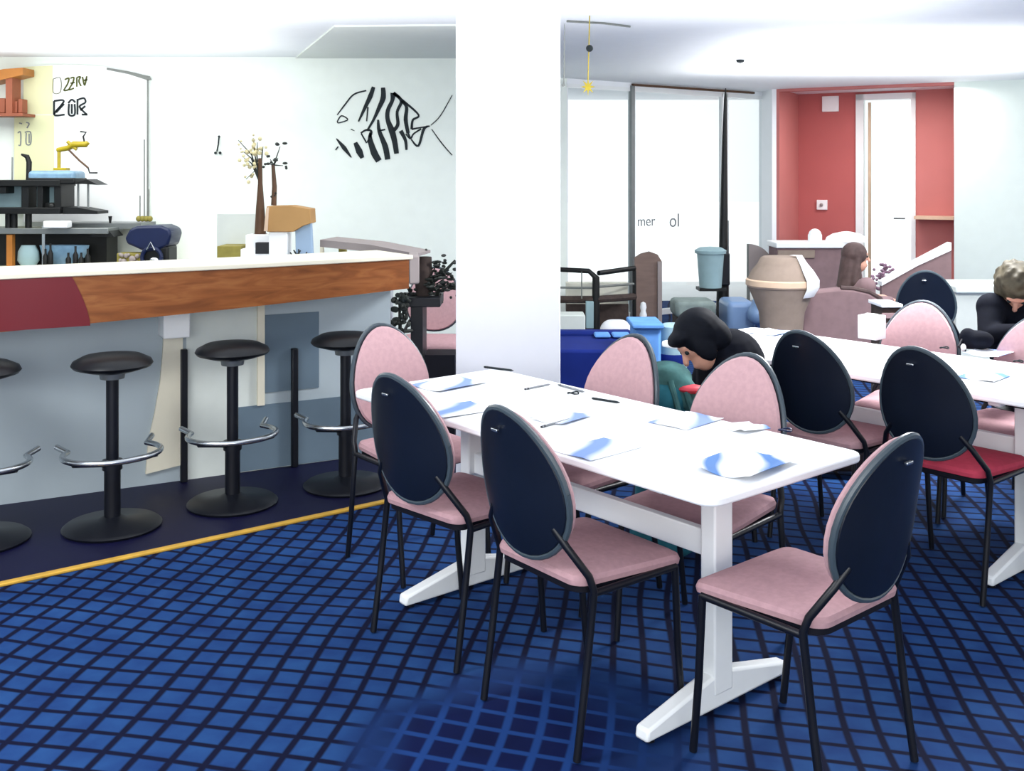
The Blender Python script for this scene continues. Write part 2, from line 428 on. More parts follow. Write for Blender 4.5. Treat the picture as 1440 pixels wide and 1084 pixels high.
def dp(t): return (Da[0] + e.x * t - nr.x * .03, Da[1] + e.y * t - nr.y * .03)
dl = math.dist(Da, Db)
wallbox(mb, dp(-.0), dp(.09), 0, DT, .1); wallbox(mb, dp(dl - .05), dp(dl), 0, DT, .1); wallbox(mb, dp(0), dp(dl), DT - .07, DT, .1)
dr = struct(mb.build('door_1', M['whitemetal'], smooth=False), 'white frame of the bright glazed door in the red alcove')
mb = MB(); wallbox(mb, dp(.14), dp(.17), .1, DT - .1, .04); mb.build('stile', M['tan'], dr, smooth=False)
mb = MB(); wallbox(mb, dp(.09), dp(dl - .05), 0, DT - .07, .01); mb.build('pane', M['glass'], dr, smooth=False)
mb = MB(); p = dp(dl - .2); mb.tube([(p[0] - .06, p[1] - .05, 1.02), (p[0] + .06, p[1] - .08, 1.02)], .012); mb.build('handle', M['steel'], dr)
# red lintel strip in front (underside of opening)
mb = MB(); wallbox(mb, Ra, Rb, CZ - .03, CZ, .1); struct(mb.build('trim_5', M['redwall'], smooth=False))
# right wall, pale green white
mb = MB(); wallbox(mb, Rb, (7.2, 9.6), 0, CZ, .15); struct(mb.build('wall_right', M['wall_r'], smooth=False))
mb = MB(); mb.prism([Vector((Rb[0], Rb[1], 0)), Vector((Rb[0] + .1, Rb[1] - .05, 0)), Vector((Qb[0] + .1, Qb[1], 0)), Vector((Qb[0], Qb[1], 0))], (0, 0, CZ))
struct(mb.build('wall_alcove_side', M['redwall'], smooth=False))
# terrace outside
mb = MB(); mb.box(-14, 26, 12.65, 60, -.14, -.04); mb.box(-3, 9, 10.3, 12.65, -.16, -.11); struct(mb.build('ground', M['terrace'], smooth=False))

# ------------------------------------------------------------------ chairs
def egg(t):  return .178 * math.cos(t) * (1 - .16 * math.sin(t)), .205 * math.sin(t)
BZ = .69
def backpt(x, zz, y):                       # y: towards the sitter
    lean = -.055 - .16 * (zz + .205) - .05 * max(0, zz) ** 2 / .04 * .4
    return (x, -.165 + lean + 1.0 * x * x + y, BZ + zz)
def backmesh(sc, yfront, yback, bulge, m=7, n=36):
    mb = MB()
    def layer(y, dome, rmax, j0=0):
        rings = []
        for j in range(m + 1):
            r = j / m * rmax
            ring = []
            for k in range(1 if j == 0 else n):
                ex, ez = egg(2 * PI * k / n)
                ring.append(mb.V(backpt(ex * r * sc, ez * r * sc, y + dome * (1 - (j / m) ** 2.5))))
            rings.append(ring)
        for a, b in zip(rings, rings[1:]):
            for k in range(n):
                q = [a[k % len(a)], b[k % n], b[(k + 1) % n]]
                if len(a) > 1: q.append(a[(k + 1) % n])
                mb.face(q)
        return rings[-1]
    a = layer(yfront, bulge, .97); b = layer(yback, -.012, .97)
    mid = []
    for k in range(n):
        ex, ez = egg(2 * PI * k / n); mid.append(mb.V(backpt(ex * sc, ez * sc, (yfront + yback) / 2)))
    for k in range(n):
        mb.face([a[k], a[(k + 1) % n], mid[(k + 1) % n], mid[k]]); mb.face([mid[k], mid[(k + 1) % n], b[(k + 1) % n], b[k]])
    return mb
def rrect(hx, hy, r, n=6, taper=0):
    P = []
    for cx, cy, a0 in ((hx - r, hy - r, 0), (-hx + r, hy - r, 90), (-hx + r, -hy + r, 180), (hx - r, -hy + r, 270)):
        for k in range(n + 1):
            a = math.radians(a0 + 90 * k / n); x, y = cx + r * math.cos(a), cy + r * math.sin(a)
            P.append((x * (1 + taper * y / hy), y))
    return P
def cushion(hx, hy, r, levels, taper=0, droop=0.):
    """stack of rounded-rectangle loops: levels = [(scale inset, z)]"""
    mb = MB(); loops = []
    for ins, z in levels:
        P = rrect(hx - ins, hy - ins, max(.01, r - ins), taper=taper)
        loops.append([mb.V((x, y, z - droop * max(0, y / hy) ** 3)) for x, y in P])
    n = len(loops[0])
    for a, b in zip(loops, loops[1:]):
        for k in range(n): mb.face([a[k], a[(k + 1) % n], b[(k + 1) % n], b[k]])
    mb.face(loops[0][::-1]); mb.face(loops[-1])
    return mb

def make_chair(seatm, backm):
    r = thing('dining_chair', None, 'chair')
    cushion(.198, .195, .05, [(.02, .432), (.003, .438), (0, .452), (.006, .464), (.03, .472), (.10, .474)], taper=.06, droop=.018).build('seat', seatm, r)
    cushion(.188, .185, .05, [(.012, .412), (0, .418), (0, .434)], taper=.06).build('seat_pan', M['seatpan'], r)
    bk = backmesh(1.0, .004, -.016, .003).build('backrest', M['shell'], r)
    backmesh(.985, .026, .004, .012).build('back_pad', backm, bk)
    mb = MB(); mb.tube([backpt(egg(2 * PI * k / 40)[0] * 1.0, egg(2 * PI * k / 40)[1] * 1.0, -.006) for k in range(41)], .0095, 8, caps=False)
    tag(mb.build('edge_band', M['rim'], bk), 'grey band round the edge of the shell')  # ring added as a painted edge highlight
    mb = MB()
    for x in (-.012,):
        p = backpt(x, .145, -.033); mb.box(p[0] - .014, p[0] + .014, p[1] - .004, p[1] + .006, p[2] - .004, p[2] + .004)
    tag(mb.build('badge', M['chrome'], bk, bevel=.002), 'small silver badge high on the back of the shell')
    for s in (-1, 1):
        b0 = backpt(.13 * s, -.10, -.012)
        MB().tube([b0, (.165 * s, -.215, .545), (.2 * s, -.17, .47), (.203 * s, -.155, .43), (.203 * s, -.185, .2), (.203 * s, -.215, .004)], .0105).build('leg', M['black'], r)
        MB().tube([(.203 * s, .15, .425), (.200 * s, .165, .2), (.198 * s, .185, .004)], .0105).build('leg', M['black'], r)
        MB().tube([(.203 * s, -.157, .424), (.203 * s, .152, .424)], .010).build('side_rail', M['black'], r)
    return r
proto = make_chair(M['pink'], M['pinkback'])
red_proto = make_chair(M['red_seat'], M['pinkback'])
U = Vector((math.cos(-.877), math.sin(-.877), 0)); Vv = Vector((-U.y, U.x, 0))
used = set()
def place(label, x, y, face, group, src=None, sc=1.):
    src = src or proto
    c = src if src.name not in used else dup(src)
    used.add(src.name)
    c.location = (x, y, 0); c.rotation_euler = (0, 0, face - PI / 2); c.scale = (sc, sc, sc)
    tag(c, label, 'chair', group)
    return c
FG, BG = 'chairs around the front table', 'chairs around the far table'
aV = math.atan2(Vv.y, Vv.x); aU = math.atan2(U.y, U.x)
place('black-shelled chair with pink seat, at the front table beside the brass floor strip', -.165, 3.472, .80, FG)
place('black-shelled chair with pink seat, at the middle of the front table beside its white stretcher', .213, 2.985, .66, FG)
place('black-shelled chair with full pink seat showing, at the near end of the front table', .748, 2.73, 2.27, FG)
place('pale pink chair back between the right-hand bar stool and the white pillar', -.36, 4.10, aU - .02, FG)
place('pale pink chair back just right of the white pillar, beside the teal rucksack', .248, 3.845, aV + PI + .02, FG)
place('pale pink chair back in front of the person bending over in black', .612, 3.392, aV + PI + .12, FG)
place('black-shelled chair at the far table, between the pink chair back and the red-seated chair', 1.375, 4.36, .74, BG)
place('black-shelled chair with a red seat at the far table', 1.69, 3.96, .70, BG, red_proto)
place('pale pink chair back at the far table, in front of a black chair back', 1.855, 4.885, aV + PI + .28, BG)
place('pinkish grey chair back cut off by the right edge, beside the black pouch', 2.115, 4.47, aV + PI - .1, BG)
place('black chair shell rising directly behind a pink chair back, near the red alcove', 2.80, 7.05, 1.2, 'chairs beyond the far table')
place('dusty pink chair back half hidden by the black stand, between bar end and pillar', -.53, 6.72, -1.62, 'chairs beyond the far table')

# ------------------------------------------------------------------ tables
def make_table(name, label, loc, L, W, i_a, i_b, group):
    """local x = long axis"""
    t = thing(name, label, 'table', loc, aU, group)
    mb = MB(); mb.prism([(x, y, .698) for x, y in rrect(L / 2, W / 2, .05)], (0, 0, .024)); mb.build('tabletop', M['white'], t, bevel=.006)
    mb = MB()
    for s in (-1, 1): mb.box(-L / 2 + .12, L / 2 - .12, s * .2 - .015, s * .2 + .015, .66, .698)
    mb.build('under_rail', M['seatpan'], t)
    for x in (L / 2 - i_a, -L / 2 + i_b):
        mb = MB(); mb.prism([(x - .027, -.04, .05), (x + .027, -.04, .05), (x + .027, .04, .05), (x - .027, .04, .05)], (0, 0, .62))
        mb.box(x - .025, x + .025, -.26, .26, .662, .698)
        lg = mb.build('leg', M['whitemetal'], t, bevel=.006)
        mb = MB()
        mb.prism([(x - .024, -.315, .012), (x - .024, .315, .012), (x - .024, .31, .045), (x - .024, .04, .105), (x - .024, -.04, .105), (x - .024, -.31, .045)], (.048, 0, 0))
        mb.build('foot', M['whitemetal'], lg, bevel=.008)
        mb = MB()
        for s in (-1, 1): mb.lathe([(.014, 0), (.014, .014)], (x, s * .28, 0), 12)
        mb.build('glide', M['black'], lg)
    mb = MB(); mb.box(-L / 2 + i_b, L / 2 - i_a, -.016, .016, .425, .50); mb.build('stretcher', M['whitemetal'], t, bevel=.004)
    return t
T1 = make_table('dining_table', 'white table on T-shaped white legs in the foreground', (.211, 3.428, 0), 1.70, .69, .265, .295, 'white tables')
T2c = Vector((1.894, 4.141, 0)) - U * .565
T2 = make_table('dining_table', 'white table on T-shaped white legs behind the front one, by the red-seated chair', T2c + U * .15, 2.02, .74, .45, .30, 'white tables')

# ------------------------------------------------------------------ leaflets, pens on the tables
TOP = .722
PG = 'leaflets on the front table'
def sheet(label, px, py, rot, kind, w=.21, l=.15, amp=.006, group=PG, ph=0.):
    p = onz(px, py, TOP)
    mb = MB(); nx, ny = 18, 8; g = {}
    for i in range(nx + 1):
        for j in range(ny + 1):
            x = (i / nx - .5) * w; y = (j / ny - .5) * l
            z = .0012 + amp * (.5 + .5 * math.sin(7 * i / nx + ph + 1.5 * j / ny)) * (.3 + .7 * abs(2 * i / nx - 1))
            for q in (0, 1): g[i, j, q] = mb.V((x, y, z + q * .0012))
    for i in range(nx):
        for j in range(ny):
            mb.face([g[i, j, 1], g[i + 1, j, 1], g[i + 1, j + 1, 1], g[i, j + 1, 1]]); mb.face([g[i, j, 0], g[i, j + 1, 0], g[i + 1, j + 1, 0], g[i + 1, j, 0]])
    for i in range(nx):
        for j in (0, ny): mb.face([g[i, j, 0], g[i + 1, j, 0], g[i + 1, j, 1], g[i, j, 1]])
    for j in range(ny):
        for i in (0, nx): mb.face([g[i, j, 0], g[i, j + 1, 0], g[i, j + 1, 1], g[i, j, 1]])
    o = mb.build('leaflet', M['leaflet'][kind], None); o.location = (p.x, p.y, TOP); o.rotation_euler.z = rot
    return tag(o, label, 'leaflet', group)
sheet('pale blue-banded leaflet at the table end nearest the white pillar', 632, 541, aU + .1, 0, .17, .25, ph=.4)
sheet('pale blue-banded leaflet between the two black chair backs, beyond the left one', 643, 577, aU - .05, 1, .16, .22, ph=2)
sheet('pale leaflet just behind the top of the middle black chair back', 790, 588, aU + .2, 0, .13, .17, ph=1)
sheet('blue-waved leaflet at the middle of the near edge of the front table', 840, 632, aU + .05, 1, .15, .22, ph=3)
sheet('bright blue printed leaflet nearest the front end of the table', 1050, 655, aU + .12, 2, .18, .27, .016, ph=.8)
sheet('lilac grey leaflet in front of the pink chair back by the bending person', 965, 592, aU + .1, 0, .15, .21, ph=4)
sheet('small folded blue leaflet near the far corner of the front table', 1050, 603, aU - .1, 2, .09, .12, .014, ph=2)
FGp = 'leaflets on the far table'
sheet('leaflet with dark scribble beside the black chair with red seat', 1385, 530, aU + .1, 2, .14, .2, group=FGp, ph=2)
sheet('leaflet on the far table in front of the black pouch', 1392, 497, aU + .1, 0, .15, .22, group=FGp, ph=1)
sheet('leaflet at the far left corner of the far table', 1085, 468, aU + .1, 0, .15, .2, group=FGp, ph=1)
def pen(name, label, cat, a, b, r, m, z=TOP, group=None):
    A, B = onz(*a, z + r), onz(*b, z + r); base = (A + B) / 2; base.z = z
    t = thing(name, label, cat, base, 0, group)
    d = (B - A).normalized()
    MB(base).tube([A, B - d * .012, B], [r, r, r * .25], 10).build('barrel', m, t)
    MB(base).tube([A - d * .004, A + d * .014], [r * .8, r * 1.12], 10).build('cap', M['black'], t)
    return t
PEN = 'pens on the front table'
pen('pen', 'dark pen lying in front of the white pillar', 'pen', (682, 516), (722, 521), .0045, M['ink'], group=PEN)
pen('pen', 'grey pen lying in the middle of the front table, left of the dotted one', 'pen', (739, 547), (774, 540), .0038, M['inkgrey'], group=PEN)
pen('pen', 'thin grey pen pointing at the pink chair right of the pillar', 'pen', (786, 541), (822, 551), .0038, M['inkgrey'], group=PEN)
pen('pen', 'grey pen lying behind the middle black chair back', 'pen', (762, 600), (803, 589), .0038, M['inkgrey'], group=PEN)
pen('pen', 'dark pen lying near the pink chair back right of the pillar', 'pen', (834, 560), (872, 566), .004, M['ink'], group=PEN)
def clip(label, px, py, m):
    p = onz(px, py, TOP); p.z = TOP + .004
    mb = MB(); mb.tube([p + Vector((.02 * math.cos(a), .012 * math.sin(a), .003 * math.sin(2 * a))) for a in [k * .5 for k in range(13)]], .003, 6)
    return tag(mb.build('bulldog_clip', m), label, 'clip', 'clips on the tables')
clip('small dark clip in the middle of the front table', 806, 554, M['ink'])
clip('small blue-black clip at the far corner of the front table', 1104, 606, M['navy'])
clip('dark clip on the far table by the right edge', 1432, 509, M['ink'])
clip('dark clip on the far table in front of the pink chair back', 1328, 490, M['ink'])
# pouch + white box on the far table
p = onz(1375, 492, TOP); p.z = TOP
t = thing('pouch', 'black pouch lying on the far table beside the person in black', 'pouch', p)
mb = MB(p); mb.ball(p + Vector((0, 0, .045)), (.075, .05, .045)); mb.ball(p + Vector((-.04, .01, .05)), (.04, .04, .05)); mb.build('body', M['blackcloth'], t, remesh=.008)
mb = MB(p); mb.tube([p + Vector((-.07, 0, .05)), p + Vector((-.1, -.03, .02)), p + Vector((-.075, -.05, .005))], .006); mb.build('strap', M['black'], t)
mb = MB(p); mb.ball(p + Vector((-.085, -.045, .018)), (.012, .01, .017)); mb.build('toggle', M['white'], t)
p = onz(1226, 476, TOP); p.z = TOP
t = thing('napkin_box', 'plain white box standing on the far edge of the far table', 'box', p, aU)
mb = MB(); mb.box(-.05, .05, -.045, .045, 0, .115); mb.build('body', M['white'], t, bevel=.004)
mb = MB(); mb.box(-.03, .03, -.008, .008, .113, .122); mb.build('slot', M['lightgrey'], t)

# ------------------------------------------------------------------ bar counter
fa, fb = Vector((-2.14, 4.36, 0)), Vector((-.534, 5.40, 0))
fd = (fb - fa).normalized(); fn = Vector((fd.y, -fd.x, 0))
BO = wa.copy()
bar = thing('bar_counter', 'long bar with orange wood fascia, red end section and grey front', 'bar counter', BO)
def fpt(t):                                   # along the fascia, gentle outward swell
    p = fa.lerp(fb, t); return p + fn * (.05 * math.sin(PI * min(max(t, 0), 1)))
def strip(t0, t1, n, zt, zb, th, off=0.):
    mb = MB(BO); A = []
    for k in range(n + 1):
        t = t0 + (t1 - t0) * k / n; p = fpt(t) + fn * off; q = p - fn * th
        A.append([mb.V((p.x, p.y, zb(t))), mb.V((p.x, p.y, zt(t))), mb.V((q.x, q.y, zt(t))), mb.V((q.x, q.y, zb(t)))])
    for a, b in zip(A, A[1:]):
        for k in range(4): mb.face([a[k], a[(k + 1) % 4], b[(k + 1) % 4], b[k]])
    mb.face(A[0]); mb.face(A[-1][::-1])
    return mb
zt = lambda t: 1.085; zb = lambda t: .862 + .07 * t
strip(-.55, 1.0, 24, zt, zb, .035).build('fascia', M['wood'], bar)
# red section, curved right edge
mb = MB(BO); P = []
tr = lambda z: .157 + .045 * (1 - max(0, (z - .868) / .237) ** 1.5)
outl = [(-.55, .866), (-.55, 1.08)] + [(tr(z) - .02, z) for z in (1.10, 1.05, 1.0, .95, .91, .873)]
n = 26
front, back = [], []
for k in range(n + 1):
    rows = []
    for j in range(7):
        z = .866 + .03 * 0 + .216 * j / 6; te = tr(z) - .02; t = -.55 + (te + .55) * k / n
        rows.append((fpt(t) + Vector((0, 0, z)), t))
    front.append([mb.V(p + fn * .004) for p, t in rows]); back.append([mb.V(p + fn * .0005) for p, t in rows])
for a, b, a2, b2 in zip(front, front[1:], back, back[1:]):
    for j in range(6): mb.face([a[j], a[j + 1], b[j + 1], b[j]]); mb.face([a2[j], b2[j], b2[j + 1], a2[j + 1]])
    mb.face([a[0], b[0], b2[0], a2[0]]); mb.face([a[6], a2[6], b2[6], b[6]])
for f_, b_ in ((front[0], back[0]), (front[-1], back[-1])):
    for j in range(6): mb.face([f_[j], f_[j + 1], b_[j + 1], b_[j]])
tag(mb.build('fascia_overlay', M['red_panel'], bar), 'dark red section of the fascia')
# countertop
mb = MB(BO); front, back = [], []
for k in range(25):
    t = -.55 + 1.56 * k / 24; p = fpt(t) + fn * .012; q = fpt(t) - fn * .42
    front.append(p); back.append(q)
mb.prism([Vector((p.x, p.y, 1.083)) for p in front] + [Vector((p.x, p.y, 1.083)) for p in back[::-1]], (0, 0, .022)); mb.build('countertop', M['cream'], bar, bevel=.004)
# front wall panels
def wp(t, off=0.): return wa + wd * t + wn * off
WL = (wb - wa).length
def tpx(px): p = raycut((wa.x, wa.y), (wb.x, wb.y), px); return (Vector((p[0], p[1], 0)) - wa).dot(wd)
def wpanel(t0, t1, z0, z1, off0, off1):
    mb = MB(BO); mb.prism([wp(t0, off0) + Vector((0, 0, z0)), wp(t1, off0) + Vector((0, 0, z0)), wp(t1, off1) + Vector((0, 0, z0)), wp(t0, off1) + Vector((0, 0, z0))], (0, 0, z1 - z0)); return mb
wpanel(-1.3, tpx(262), .006, 1.09, -.04, 0).build('front_panel', M['barpanel'], bar, smooth=False)
wpanel(tpx(262), tpx(370), .006, 1.09, -.04, 0).build('front_panel', M['lightgrey'], bar, smooth=False)
wpanel(tpx(370), WL + .08, .006, 1.09, -.04, 0).build('front_panel', M['barpanel'], bar, smooth=False)
wpanel(tpx(372), tpx(448), .40, .80, 0, .006).build('inset_panel', M['barpanel2'], bar, smooth=False)
wpanel(tpx(335), tpx(536), .012, .34, 0, .008).build('kick_panel', M['barpanel2'], bar, smooth=False)
wpanel(tpx(361), tpx(371), .34, 1.08, 0, .02).build('edge_strip', M['cream'], bar, smooth=False)
for px, z0, z1 in ((257, .006, .66), (412, .006, .62)):
    t = tpx(px); wpanel(t - .016, t + .016, z0, z1, .01, .045).build('upright', M['black'], bar, bevel=.004)
t0, t1 = tpx(222), tpx(259)
wpanel(t0, t1, .60, 1.08, .0, .16).build('bracket', M['white'], bar, bevel=.006) if False else None
mb = MB(BO)
mb.prism([wp(t0 + .0, .02) + Vector((0, 0, 0)), wp(t1, .02), wp(t1, .17), wp(t0, .17)], (0, 0, .0001)) if False else None
mb = MB(BO); A = [wp(t0, 0), wp(t1, 0), wp(t1, .15), wp(t0, .15)]
mb.prism([a + Vector((0, 0, .735)) for a in A], (0, 0, .17)); mb.build('bracket', M['white'], bar, bevel=.006)
# tall cream leaf-shaped board under the bracket
prof = [(236, .006), (205, .006)]
mb = MB(BO)
cv = [(tpx(px), zat(py, 5.0)) for px, py in ((204, 672), (208, 625), (217, 585), (224, 545), (228, 500), (229, 480), (256, 480), (256, 560), (257, 665))]
mb.prism([wp(t, .002) + Vector((0, 0, max(.008, z))) for t, z in cv], wn * .02); mb.build('curved_board', M['cream'], bar, smooth=False)
# end return of the bar
mb = MB(BO); q = wp(WL + .04); mb.prism([q, q + Vector((-.05, .9, 0)), q + Vector((-.09, .9, 0)), q + Vector((-.04, 0, 0))], (0, 0, .95)); mb.build('end_panel', M['barpanel'], bar, smooth=False)
mb = MB(BO); q = fb + fn * .0
mb.prism([q + Vector((0, 0, .95)), q + Vector((.05, .05, .95)), q + Vector((.02, .3, .95)), q + Vector((-.03, .3, .95))], (0, 0, .15)); mb.build('end_cap', M['grey'], bar, bevel=.01)

# ------------------------------------------------------------------ bar stools
def make_stool():
    r = thing('bar_stool', None, 'stool')
    MB().lathe([(.0, .672), (.10, .672), (.158, .690), (.168, .702), (.160, .718), (.12, .738), (.06, .747), (0, .749)]).build('seat', M['vinyl'], r)
    MB().lathe([(.05, .640), (.055, .668), (.0, .668)]).build('seat_plate', M['steel'], r)
    MB().lathe([(.034, .03), (.034, .28), (.026, .285), (.026, .64)], n=20).build('pole', M['black'], r)
    MB().lathe([(0, .0), (.20, .0), (.205, .01), (.19, .022), (.06, .036), (.034, .05), (0, .05)], n=32).build('base', M['black'], r)
    mb = MB(); pts = []
    for k in range(25):
        a = math.radians(-215 + 250 * k / 24); pts.append((.2 * math.cos(a), .17 * math.sin(a) - .0, .32))
    pts = [(-.2, .16, .335)] + pts + [(.2, .16, .335)]
    mb.tube(pts, .0125, 10)
    fr = mb.build('footrest', M['chrome'], r)
    mb = MB(); mb.tube([(-.17, -.08, .31), (0, 0, .27), (.17, -.08, .31)], .012, 8); mb.lathe([(.042, .25), (.042, .29)], n=16); mb.build('footrest_bracket', M['black'], fr)
    return r
stool = make_stool()
SG = 'bar stools along the counter'
for i, (px, d, lab, rz) in enumerate(((-32, 4.30, 'bar stool half cut off by the left edge of the picture', .2), (158, 4.48, 'bar stool under the red and orange join of the fascia, with chrome footrest', .55),
                                  (327, 4.80, 'bar stool between the black upright and the slate panel', .5), (486, 5.08, 'bar stool nearest the pale pink chair back and pillar', .5))):
    o = stool if i == 0 else dup(stool)
    o.location = (xat(px, d), d, .006); o.rotation_euler.z = rz; tag(o, lab, 'stool', SG)

# ------------------------------------------------------------------ behind the bar
bd = 7.95                                     # distance of the back counter's front
mb = MB(); mb.box(xat(-300, bd), xat(250, bd), bd, BW - .005, 0, .80)
t = thing('back_counter', 'white back counter below the coffee machine', 'counter', (xat(-25, bd), bd, 0))
mb = MB(t.location); mb.box(xat(-300, bd), xat(250, bd), bd + .02, BW - .01, 0, .76); mb.build('body', M['white'], t, smooth=False)
mb = MB(t.location); mb.box(xat(-300, bd), xat(252, bd), bd, BW - .01, .76, .80); mb.build('worktop', M['cream'], t, bevel=.004)
def bx(mb, x0, x1, y0, y1, d, dep):           # box whose front face covers photo rectangle at distance d
    mb.box(xat(x0, d), xat(x1, d), d, d + dep, zat(y1, d), zat(y0, d)); return mb
d8 = 8.1
# lower cabinet with dark contents
b0 = at(65, 392, d8); b0.z = .80
t = thing('glass_cabinet', 'dark glass-fronted cabinet with bowls under the coffee machine', 'cabinet', b0)
mb = MB(b0); mb.box(xat(-40, d8), xat(138, d8), d8 + .17, d8 + .4, .802, zat(328, d8)); mb.build('body', M['dark'], t, smooth=False)
mb = MB(b0); bx(mb, -40, 152, 321, 329, d8 - .02, .34); mb.build('top', M['steel'], t, bevel=.004)
mb = MB(b0); bx(mb, 9, 17, 330, 376, d8 - .01, .05); mb.build('post', M['orange'], t); mb = MB(b0); bx(mb, 59, 63, 318, 376, d8 - .01, .03); mb.build('post', M['chrome'], t)
mb = MB(b0); mb.prism([at(128, 333, d8), at(160, 333, d8), at(152, 323, d8), at(128, 323, d8)][::-1], (0, .2, 0)); mb.build('side_shelf', M['dark'], t)
for k, (px, w, h, m, nm, lab) in enumerate(((86, .20, .17, M['blueglass'], 'mixing_bowl', 'large pale blue bowl at the right of the dark cabinet'), (35, .085, .15, M['bluegrey'], 'jug', 'small blue-grey jug at the left of the dark cabinet'))):
    p = at(px, 388, d8); p.z = .80; p.y = d8 + .06
    if k == 0:
        o = MB(p).lathe([(.05, 0), (.10, .03), (.15, .09), (.17, .17), (.155, .17), (.13, .09), (.06, .04), (0, .04)], p, sx=1.15, sy=.4).build(nm, m); o.location = p
    else:
        o = MB(p).lathe([(.05, 0), (.085, .05), (.08, .12), (.055, .17), (.045, .17), (.06, .1), (0, .03)], p, sy=.6).build(nm, m); o.location = p
    tag(o, lab, 'bowl' if k == 0 else 'jug', 'crockery behind the bar')
for k, (px, h) in enumerate(((100, .12), (110, .17), (118, .12), (127, .15), (68, .15), (75, .19))):
    p = at(px, 388, d8); p.z = .80; p.y = d8 - .05
    o = MB(p).lathe([(.018, 0), (.02, .005), (.02, h * .6), (.008, h * .75), (.008, h), (0, h)], p, 14).build('bottle', M['dark']); o.location = p
    tag(o, 'small dark bottle standing in front of the blue bowl and dark cabinet', 'bottle', 'dark bottles behind the bar')
# coffee machine
b0 = at(60, 321, d8); b0.z = zat(321, d8)
t = thing('coffee_machine', 'black and silver coffee machine standing on the dark cabinet', 'coffee machine', b0)
mb = MB(b0)
for x0, x1 in ((-40, -30), (30, 40), (52, 60), (76, 86)): bx(mb, x0, x1, 257, 297, d8 - .02, .25)
bx(mb, -40, 84, 253, 262, d8 - .04, .3); bx(mb, -40, 84, 292, 301, d8 - .04, .3); bx(mb, -40, 8, 262, 272, d8 - .02, .25)
mb.build('frame', M['dark'], t, bevel=.004)
mb = MB(b0); bx(mb, -30, 30, 262, 292, d8 + .12, .05); bx(mb, 40, 52, 262, 292, d8 + .12, .05); bx(mb, 60, 76, 263, 285, d8 + .10, .05); mb.build('panel', M['bluegrey'], t, bevel=.004)
mb = MB(b0); bx(mb, 60, 76, 285, 296, d8 + .02, .15); mb.ball(at(73, 290, d8), .03); mb.build('group_head', M['dark'], t)
mb = MB(b0); bx(mb, 38, 105, 240, 258, d8 - .02, .22); mb.build('boiler', M['blueglass'], t, bevel=.03, seg=4)
mb = MB(b0); bx(mb, 38, 105, 250, 259, d8 - .03, .24); mb.build('band', M['dark'], t, bevel=.01)
mb = MB(b0); mb.prism([at(88, 301, d8), at(137, 301, d8), at(137, 297, d8), at(110, 292, d8), at(88, 291, d8)], (0, .22, 0)); mb.build('drip_tray', M['dark'], t)
mb = MB(b0); mb.prism([at(105, 258, d8), at(138, 260, d8), at(122, 252, d8)], (0, .2, 0)); mb.build('canopy', M['dark'], t)
for px in (110, 124): mb = MB(b0); mb.tube([at(px, 292, d8 + .08), at(px, 258, d8 + .08)], .008); mb.build('canopy_post', M['steel'], t)
for px in (12, 20, 40): mb = MB(b0); mb.tube([at(px, 321, d8 + .05), at(px, 300, d8 + .05)], .025, 10); mb.build('foot', M['dark'], t)
mb = MB(b0); mb.tube([at(40, 256, d8 + .05), at(41, 228, d8 + .05), at(38, 220, d8 + .05), at(30, 217, d8 + .02)], [.02, .022, .02, .008], 8); mb.build('spout', M['dark'], t)
mb = MB(b0); mb.tube([at(17, 257, d8 + .08), at(17.5, 221, d8 + .08)], .006, 8); mb.build('steam_rod', M['steel'], t)
# yellow jointed lamp on the machine
b0 = at(86, 238, d8 + .1)
t = thing('desk_lamp', 'yellow jointed lamp on top of the coffee machine', 'lamp', b0)
mb = MB(b0); mb.box(b0.x - .05, b0.x + .05, b0.y - .03, b0.y + .05, b0.z - .008, b0.z + .012); mb.build('base', M['yellow'], t, bevel=.004)
mb = MB(b0); mb.tube([at(83, 237, d8 + .1), at(83, 210, d8 + .1)], .014, 8); mb.build('post', M['yellow'], t)
mb = MB(b0); mb.tube([at(81, 211, d8 + .1), at(96, 208, d8 + .08), at(104, 203, d8 + .06), at(121, 203, d8 + .06), at(124, 200, d8 + .06)], [.018, .022, .026, .024, .016], 10); mb.tube([at(95, 199, d8 + .06), at(101, 205, d8 + .06), at(108, 210, d8 + .06)], .014, 8); mb.build('arm', M['yellow'], t)
mb = MB(b0); mb.tube([at(97, 211, d8 + .06), at(112, 226, d8 + .05), at(124, 236, d8 + .05)], .008, 8); mb.build('brace', M['brown'], t)
mb = MB(b0); mb.tube([at(119, 201, d8 + .06), at(117, 192, d8 + .06), at(121, 186, d8 + .06), at(113, 185, d8 + .06)], .007, 8); mb.build('hook', M['dark'], t); mb = MB(b0); mb.tube([at(124, 236, d8 + .05), at(126, 243, d8 + .05), at(137, 243, d8 + .05)], .006, 8); mb.build('clamp', M['dark'], t)
# ledge / rail to the right of the machine
b0 = at(150, 325, d8); 
t = thing('wall_rail', 'long grey rail running right from the coffee machine', 'rail', b0)
mb = MB(b0); mb.prism([at(92, 325, d8 + .2), at(198, 321, d8 + .2), at(198, 314, d8 + .2), at(92, 314, d8 + .2)], (0, .35, 0)); mb.build('ledge', M['steel'], t)
mb = MB(b0); mb.tube([at(155, 314, d8 + .25), at(155, 304, d8 + .25)], [.008, .016], 8); mb.build('peg', M['dark'], t)
b0 = at(76, 321, d8); b0.y = d8 - .1
o = MB(b0); bx(o, 60, 94, 311, 321, d8 - .1, .1); o = o.build('drip_cloth', M['white'], None, bevel=.01); o.location = b0; tag(o, 'folded white cloth in front of the coffee machine feet', 'cloth')
